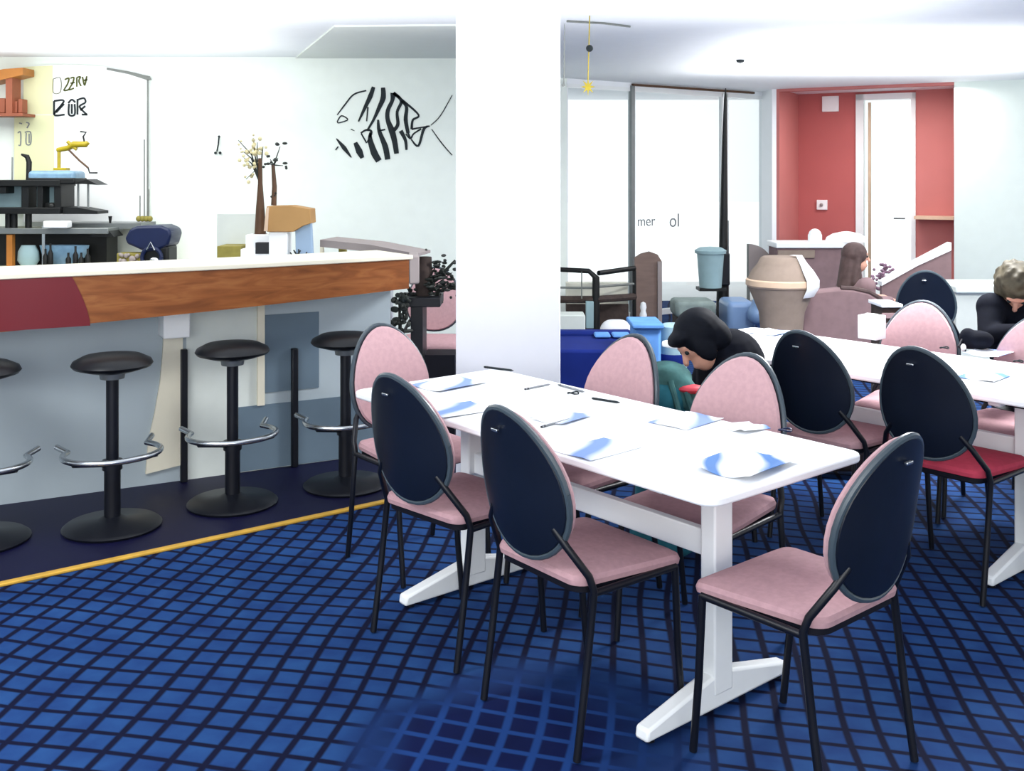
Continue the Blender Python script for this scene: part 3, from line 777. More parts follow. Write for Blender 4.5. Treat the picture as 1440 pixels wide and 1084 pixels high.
# thin rods vase
b0 = at(203, 321, d8 + .35); b0.z = zat(314, d8 + .2)
t = thing('reed_holder', 'small beige holder with thin upright rods at the end of the grey rail', 'holder', b0)
mb = MB(b0)
for dx in (-.045, -.015, .015, .045): mb.ball(b0 + Vector((dx, 0, .03)), .024, 10, 6)
mb.build('pot', M['olive'], t)
for px, py in ((197, 275), (203, 196), (209, 266)): mb = MB(b0); mb.tube([b0 + Vector(((px - 203) / 170, 0, .03)), Vector((b0.x + (px - 203) / 170, b0.y, zat(py, b0.y)))], .005, 6); mb.build('rod', M['line'], t)
# navy machine with round dark front
b0 = at(205, 382, d8 - .05); b0.z = .80
t = thing('grinder', 'navy rounded appliance with a round dark front, at the right of the back counter', 'appliance', b0)
mb = MB(b0); pl = [at(x, y, d8 - .05) for x, y in ((175, 335), (182, 322), (192, 318), (226, 317), (238, 322), (241, 330), (236, 346), (222, 352), (205, 355), (190, 348), (178, 343))]
mb.prism(pl, (0, .28, 0)); mb.build('hood', M['navy'], t, bevel=.02, seg=3)
mb = MB(b0); bx(mb, 200, 237, 346, 377, d8 - .04, .22); mb.build('body', M['dark'], t, bevel=.02, seg=3)
mb = MB(b0); c = at(214, 362, d8 - .05); mb.tube([c + Vector((.075 * math.cos(a), -.012, .075 * math.sin(a))) for a in [k * PI / 10 for k in range(21)]], .016, 8, caps=False); mb.build('ring', M['navy'], t)
mb = MB(b0); mb.ball(c + Vector((.02, -.01, -.02)), (.04, .02, .025)); mb.build('dial', M['chrome'], t)
mb = MB(b0); mb.tube([c + Vector((-.03, -.03, .06)), c + Vector((0, -.03, .12)), c + Vector((.03, -.03, .06))], .008, 8); mb.build('handle', M['chrome'], t)
mb = MB(b0); bx(mb, 164, 201, 356, 378, d8 - .03, .15); mb.build('tray', M['olive'], t, bevel=.006)
mb = MB(b0)
for k in range(16): mb.ball(at(random.uniform(167, 199), random.uniform(357, 374), d8 - .035), random.uniform(.012, .024), 8, 5)
o = mb.build('beans', M['grey'], t)
tag(o, kind='stuff')
# brown shelf unit at far left
b0 = at(10, 162, 8.4)
t = thing('wall_shelf', 'brown shelf with an orange top bar high at the left edge', 'shelf', b0)
mb = MB(b0); mb.prism([at(-40, 122, 8.4), at(32, 105, 8.4), at(32, 95, 8.4), at(5, 97, 8.4), at(-40, 108, 8.4)], (0, .2, 0)); mb.build('top', M['orange'], t)
mb = MB(b0); bx(mb, 8, 17, 108, 162, 8.42, .15); mb.build('upright', M['redbrown'], t)
mb = MB(b0); bx(mb, -40, 32, 159, 163, 8.4, .22); mb.build('bottom', M['redbrown'], t)
for k, (x0, x1, y0) in enumerate(((-5, 7, 138), (18, 24, 142), (25, 31, 139))):
    mb = MB(); q = at((x0 + x1) / 2, 158.6, 8.47); mb = MB(q); bx(mb, x0, x1, y0, 158.8, 8.46, .1); o = mb.build('storage_box', M['redbrown'], None, bevel=.006); o.location = q
    tag(o, ('red-brown box left of the shelf upright', 'narrow red-brown box right beside the shelf upright', 'red-brown box at the right end of the brown shelf')[k], 'box', 'boxes on the brown shelf')
# board with marks
def wallprism(mb, pts, d, th): mb.prism([at(x, y, d) for x, y in pts], (0, th, 0)); return mb
b0 = at(120, 310, BW - .03)
t = thing('menu_board', 'large white board with arched top and two rows of dark marks behind the bar', 'board', b0)
mb = MB(b0); wallprism(mb, [(33, 312), (209, 312), (209, 106), (180, 99), (150, 94), (110, 91), (70, 91), (33, 94)], BW - .028, .02); mb.build('panel', M['white'], t, smooth=False)
mb = MB(b0); wallprism(mb, [(33, 161), (74, 161), (74, 92), (33, 94)], BW - .031, .003); mb.build('cream_field', M['creamwall'], t, smooth=False)
mb = MB(b0); wallprism(mb, [(20, 162), (76, 162), (76, 300), (20, 300)], BW - .0305, .002); mb.build('lower_field', M['creamwall'], t, smooth=False)
mb = MB(b0); wallprism(mb, [(206.5, 312), (208.5, 312), (208.5, 112), (206.5, 112)], BW - .04, .012); wallprism(mb, [(150, 95), (180, 100), (210, 107), (213, 112), (208, 113), (180, 104), (150, 98)], BW - .04, .012); mb.build('edge', M['line'], t, smooth=False)
dm = BW - .032
def marks(strokes, w, m, nm):
    mb = MB(b0)
    for s in strokes:
        pts = [at(x, y, dm) for x, y in s]; mb.stroke(pts, [w] * len(pts), None, None, (0, -1, 0), .002)
    return mb.build(nm, m, t, smooth=False)
marks([[(91, 112), (97, 110), (95, 118), (90, 127), (97, 126)], [(99, 110), (104, 109), (102, 117), (97, 126), (104, 124)], [(99, 117), (105, 116)], [(108, 109), (108, 122)], [(108, 109), (113, 108), (111, 114), (114, 121)], [(116, 108), (119, 120), (122, 107)], [(118, 113), (123, 112)]], .012, M['inkolive'], 'lettering')
marks([[(75, 111), (85, 110), (85, 129), (75, 130), (75, 111)]], .005, M['inkolive'], 'lettering')
marks([[(76, 142), (90, 142), (76, 161), (91, 161)], [(76, 142), (76, 161)], [(79, 158), (90, 146)], [(96, 145), (101, 140), (106, 144)], [(97, 146), (97, 161), (105, 161), (105, 146)], [(101, 146), (101, 160)], [(109, 139), (109, 161)], [(110, 140), (118, 138), (120, 144), (112, 150), (122, 161)], [(113, 155), (120, 149)], [(115, 161), (123, 161)]], .015, M['ink'], 'lettering')
marks([[(27, 173), (31, 174)], [(37, 172), (41, 174), (38, 180)], [(25, 187), (29, 186), (29, 203), (26, 204)], [(35, 186), (43, 186), (43, 202), (37, 202), (37, 187)], [(41, 188), (41, 201)]], .010, M['inkgrey'], 'lettering')
# hook on wall
b0 = at(306, 205, BW - .02)
mb = MB(b0); mb.tube([at(308, 192, BW - .012), at(307, 203, BW - .03), at(305, 213, BW - .012)], .006, 6); mb.ball(at(303, 215, BW - .014), .012, 8, 6); mb.ball(at(309.5, 215, BW - .014), .012, 8, 6); mb.ball(at(308, 192, BW - .014), .01, 8, 6)
o = mb.build('wall_hook', M['ink']); o.location = b0; tag(o, 'small dark hook on the white wall left of the twiggy vase', 'hook')
# fish painting
b0 = at(540, 180, BW - .003)
def fz(p): return at(400 + p[0] / 4.515, p[1] / 4.515, BW - .001)
pxm = 1 / 4.515 / (F / BW)
fish = [
 ([(335, 730), (380, 670), (440, 600), (520, 575)], [6, 9, 10, 9]), ([(335, 772), (362, 735), (402, 760), (345, 780), (337, 772)], [7, 8, 8, 7, 7]),
 ([(566, 552), (545, 612), (512, 682), (470, 772)], [22, 30, 22, 8]), ([(530, 680), (522, 770)], [10, 7]), ([(626, 556), (627, 620), (602, 682), (566, 760), (525, 830)], [26, 34, 26, 16, 12]),
 ([(690, 590), (684, 640), (657, 700), (656, 760), (682, 830), (700, 900), (712, 975)], [36, 24, 26, 28, 40, 34, 30]), ([(692, 590), (742, 640), (716, 710), (720, 790), (692, 830)], [22, 20, 18, 22, 24]),
 ([(692, 590), (760, 645), (852, 730), (815, 762), (808, 820)], [12, 14, 12, 14, 16]), ([(742, 640), (775, 680), (770, 760), (785, 845)], [14, 20, 26, 22]),
 ([(485, 845), (520, 825), (552, 838), (528, 905)], [10, 12, 16, 12]), ([(488, 848), (522, 908)], [9, 9]), ([(545, 840), (545, 890), (570, 970), (600, 1022)], [10, 32, 44, 40]), ([(595, 760), (602, 830), (640, 930), (656, 1012)], [12, 24, 36, 34]),
 ([(600, 830), (640, 822)], [10, 10]), ([(738, 830), (768, 890), (775, 952)], [28, 20, 14]), ([(770, 850), (800, 880), (820, 850), (868, 818)], [8, 10, 10, 10]), ([(805, 885), (850, 926), (885, 820), (922, 800)], [9, 14, 18, 8]), ([(785, 845), (800, 880)], [14, 10]), ([(808, 820), (920, 800)], [12, 6]),
 ([(930, 795), (990, 735), (1065, 605)], [5, 6, 5]), ([(935, 820), (1000, 910), (1065, 985)], [5, 7, 6]), ([(330, 880), (380, 940), (425, 1000)], [6, 28, 6]), ([(450, 905), (475, 960), (495, 1003)], [24, 42, 24]), ([(325, 952), (342, 930)], [8, 8]), ([(422, 820), (445, 830)], [6, 4])]
mb = MB(b0)
for pts, w in fish: mb.stroke([fz(p) for p in pts], [q * pxm for q in w], None, None, (0, -1, 0), .004)
o = mb.build('wall_painting', M['ink'], smooth=False); o.location = b0; tag(o, 'black striped fish painted on the pale wall above the bar', 'wall painting')
# things on the near counter, behind its front edge
dn = 6.0
def thingbox(name, label, cat, rect, d, dep, m, bev=.004, group=None, base=None):
    q = at((rect[0] + rect[1]) / 2, rect[3], d)
    mb = MB(q); bx(mb, *rect, d, dep); o = mb.build(name, m, None, bevel=bev); o.location = q
    return tag(o, label, cat, group)
sh_z = zat(372, dn)
t = thing('inner_worktop', 'white inner worktop behind the bar fascia', 'worktop', (xat(360, dn), dn + .2, 0))
mb = MB(t.location); mb.box(xat(300, dn), xat(512, dn), dn - .06, dn + .42, sh_z - .03, sh_z); mb.build('top', M['white'], t, bevel=.004)
mb = MB(t.location); mb.box(xat(305, dn), xat(508, dn), dn - .02, dn + .40, 0, sh_z - .03); mb.build('body', M['barpanel'], t, smooth=False)
t = thing('till', 'white till with a black screen behind the bar, below the tall vase', 'till', (xat(370, dn), dn + .1, sh_z))
mb = MB(t.location); bx(mb, 338, 398, 350, 371.9, dn + .04, .16); bx(mb, 345, 398, 330, 352, dn + .08, .12); mb.build('body', M['white'], t, bevel=.006)
mb = MB(t.location); bx(mb, 359, 378, 341, 357, dn + .03, .06); mb.build('screen', M['black'], t, bevel=.002)
thingbox('cardboard_box', 'white upright carton behind the bar, under the tan cardboard box', 'box', (378, 404, 326, 371.9), dn, .12, M['white'])
tt = thing('folded_carton', 'tan cardboard box resting on the white carton behind the bar', 'box', at(405, 326, dn + .02))
mb = MB(tt.location); mb.prism([at(375, 326, dn - .02), at(412, 326, dn - .02), at(425, 318, dn - .02), at(437, 314, dn - .02), at(436, 294, dn - .02), at(408, 289, dn - .02), at(375, 290, dn - .02)], (0, .16, 0)); mb.build('body', M['card'], tt, bevel=.003)
mb = MB(tt.location); mb.prism([at(371, 325, dn - .03), at(376, 325, dn - .03), at(378, 291, dn - .03), at(374, 293, dn - .03)], (0, .16, 0)); mb.build('flap', M['tan'], tt)
q = at(428, 372, dn + .02)
mb = MB(q); mb.prism([at(416, 371.9, dn), at(440, 371.9, dn), at(437, 313, dn + .03), at(424, 315, dn + .03), at(415, 321, dn + .03)], (0, .05, 0)); o = mb.build('folder', M['bluefile'], None, bevel=.003); o.location = q; tag(o, 'light blue folder standing beside the white carton behind the bar', 'folder')
q = at(410, 372, dn - .02); mb = MB(q)
for k in range(9): mb.tube([q + Vector((random.uniform(-.02, .09), random.uniform(0, .03), .002)), q + Vector((random.uniform(-.02, .1), random.uniform(0, .03), random.uniform(.03, .09)))], .004, 6)
o = mb.build('dried_sprig', M['leaf']); o.location = q; tag(o, 'small dark dried sprig in front of the light blue folder', 'sprig')
thingbox('magazine_stack', 'olive stack of papers at the left of the till behind the bar', 'papers', (305, 339, 346, 371.9), dn + .1, .2, M['olive'])
thingbox('splash_panel', 'pale grey upright panel behind the till', 'panel', (305, 372, 300, 371.9), dn + .3, .02, M['lightgrey'])
# vase with twigs
q = at(366, 331, dn + .16); q.z = zat(330, dn + .12)
t = thing('tall_vase', 'tall slim brown vase with bare twigs standing on the till', 'vase', q)
mb = MB(q); mb.prism([q + Vector((-.035, -.03, 0)), q + Vector((.035, -.03, 0)), q + Vector((.035, .03, 0)), q + Vector((-.035, .03, 0))], (0, 0, .004))
mb.lathe([(.033, 0), (.034, .01), (.026, .15), (.014, .30), (.012, .45), (0, .45)], q, 14); mb.build('body', M['brown'], t)
mb = MB(q); hub = q + Vector((.0, 0, .40)); tips = []
for px, py in ((335, 197), (343, 222), (346, 252), (352, 210), (362, 200), (341, 212), (356, 194), (349, 232), (370, 206)):
    e_ = at(px, py, dn + .16); mid = hub.lerp(e_, .5) + Vector((random.uniform(-.02, .02), 0, random.uniform(-.02, .02)))
    mb.tube([hub - Vector((0, 0, .1)), mid, e_], [.005, .004, .002], 6); tips += [mid, e_, mid.lerp(e_, .5)]
mb.build('twigs', M['leaf'], t)
mb = MB(q)
for p in tips:
    for k in range(2): mb.ball(p + Vector((random.uniform(-.03, .03), random.uniform(-.02, .02), random.uniform(-.03, .03))), random.uniform(.006, .013), 7, 5)
tag(mb.build('buds', M['blossom'], t), kind='stuff')
q = at(385, 290, dn + .1); q.z = zat(289, dn + .05)
t = thing('bamboo_stem', 'dark stem with a small leafy top standing on the tan cardboard box', 'plant', q)
mb = MB(q); mb.tube([q, at(386, 262, dn + .1), at(384, 232, dn + .1)], [.016, .014, .010], 10); mb.build('stem', M['brown'], t)
mb = MB(q); hub = at(385, 232, dn + .1)
for px, py in ((394, 206), (380, 224), (398, 233), (391, 222), (377, 230), (382, 275)):
    e_ = at(px, py, dn + .1); h_ = hub if py < 260 else at(385, 282, dn + .1)
    mb.tube([h_, e_], [.005, .002], 6)
    for k in range(3): mb.ball(e_ + Vector((random.uniform(-.025, .025), random.uniform(-.02, .02), random.uniform(-.02, .02))), (.016, .008, .008), 7, 5, ZR(random.uniform(0, 3)))
mb.build('leaves', M['leaf'], t)
# leaning board at the far end of the bar
q = at(515, 372, dn + .5)
t = thing('sloping_plank', 'long grey plank sloping down behind the end of the bar', 'plank', (q.x, q.y, 0))
mb = MB(t.location); mb.prism([at(450, 347, 6.2), at(587, 361, 5.85), at(587, 357, 5.85), at(520, 344, 6.0), at(450, 337, 6.2)], (0.05, .3, 0)); mb.build('plank', M['grey'], t)
mb = MB(t.location); mb.box(xat(452, 6.5), xat(456, 6.5), 6.45, 6.5, 0, zat(345, 6.25)); mb.build('support', M['cream'], t); mb = MB(t.location); mb.box(xat(478, 6.5), xat(488, 6.5), 6.45, 6.5, 0, zat(346, 6.5)); mb.build('support', M['olive'], t)

# ------------------------------------------------------------------ between bar end and pillar
q = Vector((xat(588, 6.1), 6.1, 0))
t = thing('plant_stand', 'black stand with shelves at the end of the bar', 'stand', q)
mb = MB(q)
bx(mb, 560, 619, 419, 432, 6.0, .3); mb.build('top', M['black'], t, bevel=.004)
mb = MB(q); mb.box(xat(577, 6.0), xat(594, 6.0), 6.02, 6.3, 0, zat(432, 6.0)); mb.build('panel', M['black'], t, smooth=False)
mb = MB(q); mb.box(xat(560, 6.05), xat(563, 6.05), 6.05, 6.07, 0, zat(432, 6.05)); mb.build('post', M['black'], t)
mb = MB(q); mb.box(xat(598, 6.05), xat(640, 6.05), 6.02, 6.22, 0, zat(498, 6.05)); mb.build('cabinet', M['seatpan'], t, smooth=False)
q = Vector((xat(583, 5.75), 5.75, zat(419, 6.0)))
q = at(595, 418.6, 6.13)
t = thing('potted_twig_plant', 'dark twiggy plant in a dark pot on the black stand by the bar end', 'plant', q)
mb = MB(q); mb.lathe([(.04, 0), (.055, .16), (.05, .24), (.04, .24), (0, .2)], q, 18); mb.build('pot', M['darkbrown'], t)
mb = MB(q); hub = q + Vector((0, 0, .2)); tw = []
for px, py, r in ((640, 366, .016), (616, 366, .006), (600, 377, .006), (630, 395, .006), (636, 383, .005), (608, 400, .008), (625, 410, .006), (645, 405, .008), (571, 415, .006)):
    e_ = at(px, py, 6.12 + random.uniform(-.05, .05)); mid = (hub - Vector((0, 0, .12))).lerp(e_, .5) + Vector((0, 0, -.03)); mb.tube([hub - Vector((0, 0, .14)), mid, e_], [r, r * .8, r * .4], 7); tw += [mid, e_, mid.lerp(e_, .6), mid.lerp(e_, .3)]
mb.build('branches', M['leaf'], t)
mb = MB(q)
for p in tw:
    for k in range(4): mb.ball(p + Vector((random.gauss(0, .03), random.gauss(0, .03), random.gauss(0, .025))), (random.uniform(.012, .03), .008, .009), 7, 5, ZR(random.uniform(0, 3)))
tag(mb.build('leaves', M['leaf'], t), kind='stuff')
q = at(570, 470, 5.9); q.z = 0
t = thing('trailing_plant', 'dark trailing plant hanging in front of the black stand', 'plant', (xat(562, 5.95), 5.95, zat(420, 6.0)))
mb = MB(t.location)
for k in range(40):
    p = at(random.gauss(563, 6), random.uniform(415, 470), 5.94); mb.ball(p, (random.uniform(.015, .035), .012, random.uniform(.01, .02)), 7, 5, ZR(random.uniform(0, 3)))
tag(mb.build('leaves', M['leaf'], t), kind='stuff')
mb = MB(t.location); mb.tube([at(565, 416, 5.98), at(562, 440, 5.95), at(564, 470, 5.95)], .008); mb.build('stem', M['leaf'], t)

# ------------------------------------------------------------------ bench, window side
q = Vector((xat(840, 6.9), 6.9, 0))
t = thing('window_bench', 'navy bench with light blue cushions right of the white pillar', 'bench', q)
zb_ = zat(492, 6.7)
mb = MB(q); mb.box(xat(740, 6.7), xat(886, 6.7), 6.7, 7.3, .0, zb_); mb.build('base', M['navyfab'], t, bevel=.02)
mb = MB(q); mb.box(xat(740, 7.3), xat(889, 7.3), 7.3, 7.42, .0, zat(466, 7.3)); mb.build('back', M['navyfab'], t, bevel=.02)
for x0, x1 in ((838, 860), (863, 888)):
    mb = MB(q); mb.box(xat(x0 - 2, 7.2), xat(x1 - 2, 7.2), 7.15, 7.29, zb_ + .005, zat(469, 7.2)); mb.build('cushion', M['bluecush'], t, bevel=.03, seg=3)
q = Vector((xat(915, 6.6), 6.6, 0))
t = thing('storage_crate', 'light blue crate with lid between bench and bending person', 'crate', q)
mb = MB(q); mb.box(xat(893, 6.6), xat(930, 6.6), 6.6, 6.9, 0, zat(462, 6.6)); mb.build('body', M['bluecush'], t, bevel=.02)
mb = MB(q); mb.box(xat(889, 6.57), xat(934, 6.57), 6.57, 6.93, zat(462, 6.6), zat(455, 6.6)); mb.build('lid', M['bluecush'], t, bevel=.01)
q = Vector((xat(946, 6.8), 6.8, 0))
t = thing('rolled_mat', 'blue-green rolled mat standing upright beside the light blue crate', 'mat', q)
MB(q).lathe([(.085, 0), (.095, .02), (.09, zat(458, 6.8)), (.06, zat(455, 6.8)), (0, zat(455, 6.8) - .01)], q, 20).build('roll', M['bluegrey'], t)
MB(q).lathe([(.098, .3), (.1, .31), (.1, .35), (.098, .36)], q, 20).build('strap', M['navyfab'], t)

# teal rucksack
q = Vector((.615, 4.15, 0))
t = thing('rucksack', 'large teal and green rucksack standing beside the bending person', 'rucksack', q)
mb = MB(q)
mb.cap(q + Vector((0, 0, .14)), .13, q + Vector((.0, 0, .55)), .118); mb.ball(q + Vector((-.02, -.02, .64)), (.115, .11, .09)); mb.ball(q + Vector((0, 0, .1)), (.15, .13, .1))
mb.build('body', M['teal'], t, remesh=.012)
mb = MB(q); mb.ball(q + Vector((.0, -.0, .71)), (.105, .1, .07)); mb.ball(q + Vector((-.06, -.05, .68)), (.06, .05, .05)); mb.ball(q + Vector((.06, -.06, .66)), (.055, .05, .07)); mb.build('flap', M['tealdark'], t, remesh=.01)
mb = MB(q); mb.tube([q + Vector((.06, -.11, .68)), q + Vector((.10, -.135, .55)), q + Vector((.1, -.13, .4)), q + Vector((.06, -.13, .25))], .014, 8); mb.tube([q + Vector((.0, -.1, .72)), q + Vector((.03, -.135, .6)), q + Vector((.08, -.13, .45))], .012, 8); mb.build('strap', M['tealdark'], t)

# ------------------------------------------------------------------ people
def hand(mb, w, d, up, r=.0085, curl=.6, sc=1.0):
    """palm at wrist w pointing along d; fingers curl towards -up"""
    d = Vector(d).normalized(); up = Vector(up); up = (up - d * up.dot(d)).normalized(); s = d.cross(up)
    w = Vector(w)
    for k in range(4):
        b = w + d * .02 + s * (k - 1.5) * .012; e_ = w + d * (.085 - .004 * abs(k - 1.3)) + s * (k - 1.5) * .02
        mb.cap(b, .014, e_, .0105, 8)
        L = (.038, .045, .042, .032)[k]
        m1 = e_ + (d * math.cos(curl * .6) - up * math.sin(curl * .6)) * L
        m2 = m1 + (d * math.cos(curl * 1.4) - up * math.sin(curl * 1.4)) * L * .8
        mb.cap(e_, r * 1.05, m1, r, 8); mb.cap(m1, r, m2, r * .85, 8)
    tb = w + d * .03 + s * .02; m1 = tb + (d * .6 + s * .7 - up * .25).normalized() * .042; m2 = m1 + (d * .9 + s * .2 - up * .35).normalized() * .032
    mb.cap(tb, .014, m1, .0105, 8); mb.cap(m1, .0105, m2, .0088, 8)
def head(mb, c, f, up, k=1.0):
    """f: where the face looks"""
    f = Vector(f).normalized(); up = Vector(up); up = (up - f * up.dot(f)).normalized(); s = f.cross(up)
    c = Vector(c); R = Matrix((s, f, up)).transposed()
    mb.ball(c + up * .02 * k, Vector((.074, .09, .092)) * k, 18, 12, R)
    mb.ball(c + f * .028 * k - up * .055 * k, Vector((.055, .06, .062)) * k, 16, 10, R)
    mb.cap(c + f * .088 * k + up * .012 * k, .009 * k, c + f * .106 * k - up * .022 * k, .0135 * k, 8)          # nose
    mb.ball(c + f * .083 * k - up * .056 * k, Vector((.024, .012, .007)) * k, 10, 6, R)                          # lips
    mb.ball(c + f * .082 * k - up * .066 * k, Vector((.020, .011, .006)) * k, 10, 6, R)
    mb.ball(c + f * .07 * k + up * .034 * k, Vector((.05, .022, .012)) * k, 12, 6, R)                            # brow
    for q in (-1, 1): mb.ball(c + s * .076 * k * q - up * .008 * k, Vector((.012, .02, .032)) * k, 10, 6, R)     # ears
    return f, up, s
def eyes(root, base, c, f, up, s, k=1.0):
    mb = MB(base)
    for q in (-1, 1): mb.ball(Vector(c) + f * .078 * k + s * .03 * k * q + up * .014 * k, .0105 * k, 10, 6)
    mb.build('eyes', M['ink'], root)
def person(label, base, J, hm, topm, legm, face, hup, hairfn, hands=True, group=None):
    base = Vector(base); r = thing('person', label, 'person', base)
    J = {k: Vector(v) for k, v in J.items()}
    mb = MB(base)
    f, up, s = head(mb, J['head'], face, hup)
    mb.cap(J['neck'], .055, J['head'] - up * .05 - f * .01, .05)
    mb.cap(J['chest'], .12, J['hip'], .12); mb.cap(J['neck'], .06, J['chest'], .12)
    for q in 'LR':
        mb.cap(J['chest'], .07, J['sh' + q], .055); mb.cap(J['sh' + q], .05, J['el' + q], .04); mb.cap(J['el' + q], .04, J['wr' + q], .027)
        hand(mb, J['wr' + q], J['hd' + q], J.get('hu' + q, Vector((0, 0, 1))))
        mb.cap(J['hip'], .1, J['kn' + q], .058); mb.cap(J['kn' + q], .057, J['an' + q], .037)
        mb.cap(J['an' + q], .037, J['an' + q] + J['toe'] * .14 - Vector((0, 0, .035)), .03)
    mb.build('body', M['skin'], r, remesh=.0065)
    mb = MB(base)
    mb.cap(J['chest'], .145, J['hip'], .142); mb.cap(J['neck'] - (J['neck'] - J['chest']) * .15, .072, J['chest'], .14)
    for q in 'LR':
        mb.cap(J['chest'], .09, J['sh' + q], .073); mb.cap(J['sh' + q], .068, J['el' + q], .054); mb.cap(J['el' + q], .054, J['el' + q].lerp(J['wr' + q], .9), .038)
    mb.build('top', topm, r, remesh=.009)
    mb = MB(base)
    for q in 'LR': mb.cap(J['hip'] - Vector((0, 0, .03)), .125, J['kn' + q], .075); mb.cap(J['kn' + q], .072, J['kn' + q].lerp(J['an' + q], .93), .052)
    mb.build('trousers', legm, r, remesh=.011)
    for q in 'LR':
        mb = MB(base); mb.cap(J['an' + q] - Vector((0, 0, .02)), .045, J['an' + q] + J['toe'] * .15 - Vector((0, 0, .035)), .036); mb.build('shoe', M['black'], r, remesh=.009)
    mb = MB(base); hairfn(mb, J['head'], f, up, s); mb.build('hair', hm, r, remesh=.008)
    eyes(r, base, J['head'], f, up, s)
    return r
def R3(s, f, up): return Matrix((s, f, up)).transposed()
# 1 bending forward in black, rummaging by the teal rucksack
def hair1(mb, c, f, up, s):
    c = Vector(c)
    mb.ball(c + up * .035 - f * .022, (.098, .106, .098), 18, 12, R3(s, f, up)); mb.ball(c - f * .06 - up * .02, (.085, .07, .09), 16, 10, R3(s, f, up))
    mb.ball(c + f * .06 + up * .075, (.075, .045, .03), 14, 8, R3(s, f, up))
    for q in (-1, 1): mb.ball(c + s * .072 * q + f * .02 - up * .01, (.024, .045, .07), 12, 8, R3(s, f, up))
hc = at(984, 480, 4.30)
J1 = dict(head=hc, neck=hc + Vector((.09, .05, -.01)), chest=hc + Vector((.14, .06, -.10)), hip=(.92, 4.40, .54),
          shL=hc + Vector((.10, .18, -.10)), elL=(.80, 4.58, .52), wrL=(.68, 4.46, .58), hdL=(-.6, -.8, .1),
          shR=hc + Vector((.13, -.08, -.12)), elR=(.91, 4.19, .50), wrR=(.83, 4.09, .60), hdR=(-.5, -.4, .35), huR=(0, -.3, 1),
          knL=(.62, 4.56, .46), anL=(.66, 4.58, .08), knR=(.72, 4.40, .46), anR=(.76, 4.46, .08), toe=(-1, .1, 0))
person('person with black hair in a black top, bending forward beside the teal rucksack', (.95, 4.40, 0), J1, M['blackhair'], M['blackcloth'], M['denim'], (-.70, -.22, -.68), (-.5, .05, .8), hair1)
q = Vector((.915, 4.41, 0))
t = thing('low_stool', 'low black stool under the bending person', 'stool', q)
MB(q).lathe([(0, .35), (.13, .35), (.145, .36), (.145, .38), (.12, .39), (0, .39)], q, 24).build('seat', M['vinyl'], t)
for k in range(4):
    a = PI / 4 + k * PI / 2; MB(q).tube([q + Vector((.1 * math.cos(a), .1 * math.sin(a), .355)), q + Vector((.13 * math.cos(a), .13 * math.sin(a), 0))], .011).build('leg', M['black'], t)
q = at(973, 547, 4.06)
mb = MB(q); mb.ball(q, (.055, .04, .018), 16, 8); o = mb.build('purse', M['red'], None); o.location = q; tag(o, 'small red purse held in the bending person\'s hand', 'purse')
# 2 at the right edge
def hair2(mb, c, f, up, s):
    c = Vector(c); mb.ball(c + up * .03 - f * .018, (.095, .104, .098), 18, 12, R3(s, f, up)); mb.ball(c - f * .05 - up * .03, (.082, .06, .08), 16, 10, R3(s, f, up))
    for q in (-1, 1): mb.ball(c + s * .074 * q - up * .01, (.02, .05, .06), 12, 8, R3(s, f, up))
    for k in range(120):
        v = Vector((random.gauss(0, 1), random.gauss(0, 1), random.gauss(0, 1))).normalized()
        if v.dot(f) < .35 or v.dot(up) > .5: mb.ball(c + up * .03 - f * .018 + s * v.dot(s) * .09 + f * v.dot(f) * .1 + up * v.dot(up) * .094, random.uniform(.012, .019), 8, 6)
hc = at(1428, 404, 5.0)
J2 = dict(head=hc, neck=hc + Vector((.03, .08, -.02)), chest=hc + Vector((.05, .13, -.17)), hip=(2.52, 5.12, .54),
          shL=hc + Vector((-.10, .03, -.10)), elL=(2.27, 4.95, .76), wrL=(2.36, 4.80, .80), hdL=(.9, -.35, -.1),
          shR=hc + Vector((.24, .02, -.14)), elR=(2.76, 4.88, .74), wrR=(2.60, 4.80, .80), hdR=(-.7, -.6, 0),
          knL=(2.38, 4.78, .47), anL=(2.40, 4.82, .08), knR=(2.58, 4.74, .47), anR=(2.6, 4.8, .08), toe=(-.3, -.95, 0))
person('person with greyish brown hair in black, seated by the right edge behind the far table', (2.5, 5.1, 0), J2, M['brownhair'], M['blackcloth'], M['denim'], (-.20, -.42, -.9), (-.2, -.8, .55), hair2)
q = Vector((2.52, 5.13, 0))
t = thing('low_stool', 'low black stool under the seated person by the right edge', 'stool', q)
MB(q).lathe([(0, .35), (.13, .35), (.145, .36), (.145, .38), (.12, .39), (0, .39)], q, 24).build('seat', M['vinyl'], t)
for k in range(4):
    a = PI / 4 + k * PI / 2; MB(q).tube([q + Vector((.1 * math.cos(a), .1 * math.sin(a), .355)), q + Vector((.13 * math.cos(a), .13 * math.sin(a), 0))], .011).build('leg', M['black'], t)
# 3 in the armchair, background
def hair3(mb, c, f, up, s):
    c = Vector(c); mb.ball(c + up * .028 - f * .018, (.096, .105, .1), 18, 12, R3(s, f, up)); mb.cap(c - f * .04 - up * .03, .085, c - f * .045 - up * .24, .10)
    for q in (-1, 1): mb.cap(c + s * .065 * q, .03, c + s * .085 * q - up * .2 - f * .02, .035)
hc = at(1204, 362, 8.55)
J3 = dict(head=hc, neck=hc + Vector((-.015, .02, -.13)), chest=hc + Vector((-.03, .03, -.30)), hip=(2.76, 8.62, .42),
          shL=hc + Vector((.04, -.14, -.22)), elL=(2.88, 8.40, .50), wrL=(3.08, 8.45, .50), hdL=(1, .1, 0),
          shR=hc + Vector((-.02, .2, -.22)), elR=(2.86, 8.85, .50), wrR=(3.06, 8.80, .50), hdR=(1, -.1, 0),
          knL=(3.14, 8.52, .42), anL=(3.16, 8.52, .08), knR=(3.12, 8.74, .42), anR=(3.14, 8.74, .08), toe=(1, 0, 0))
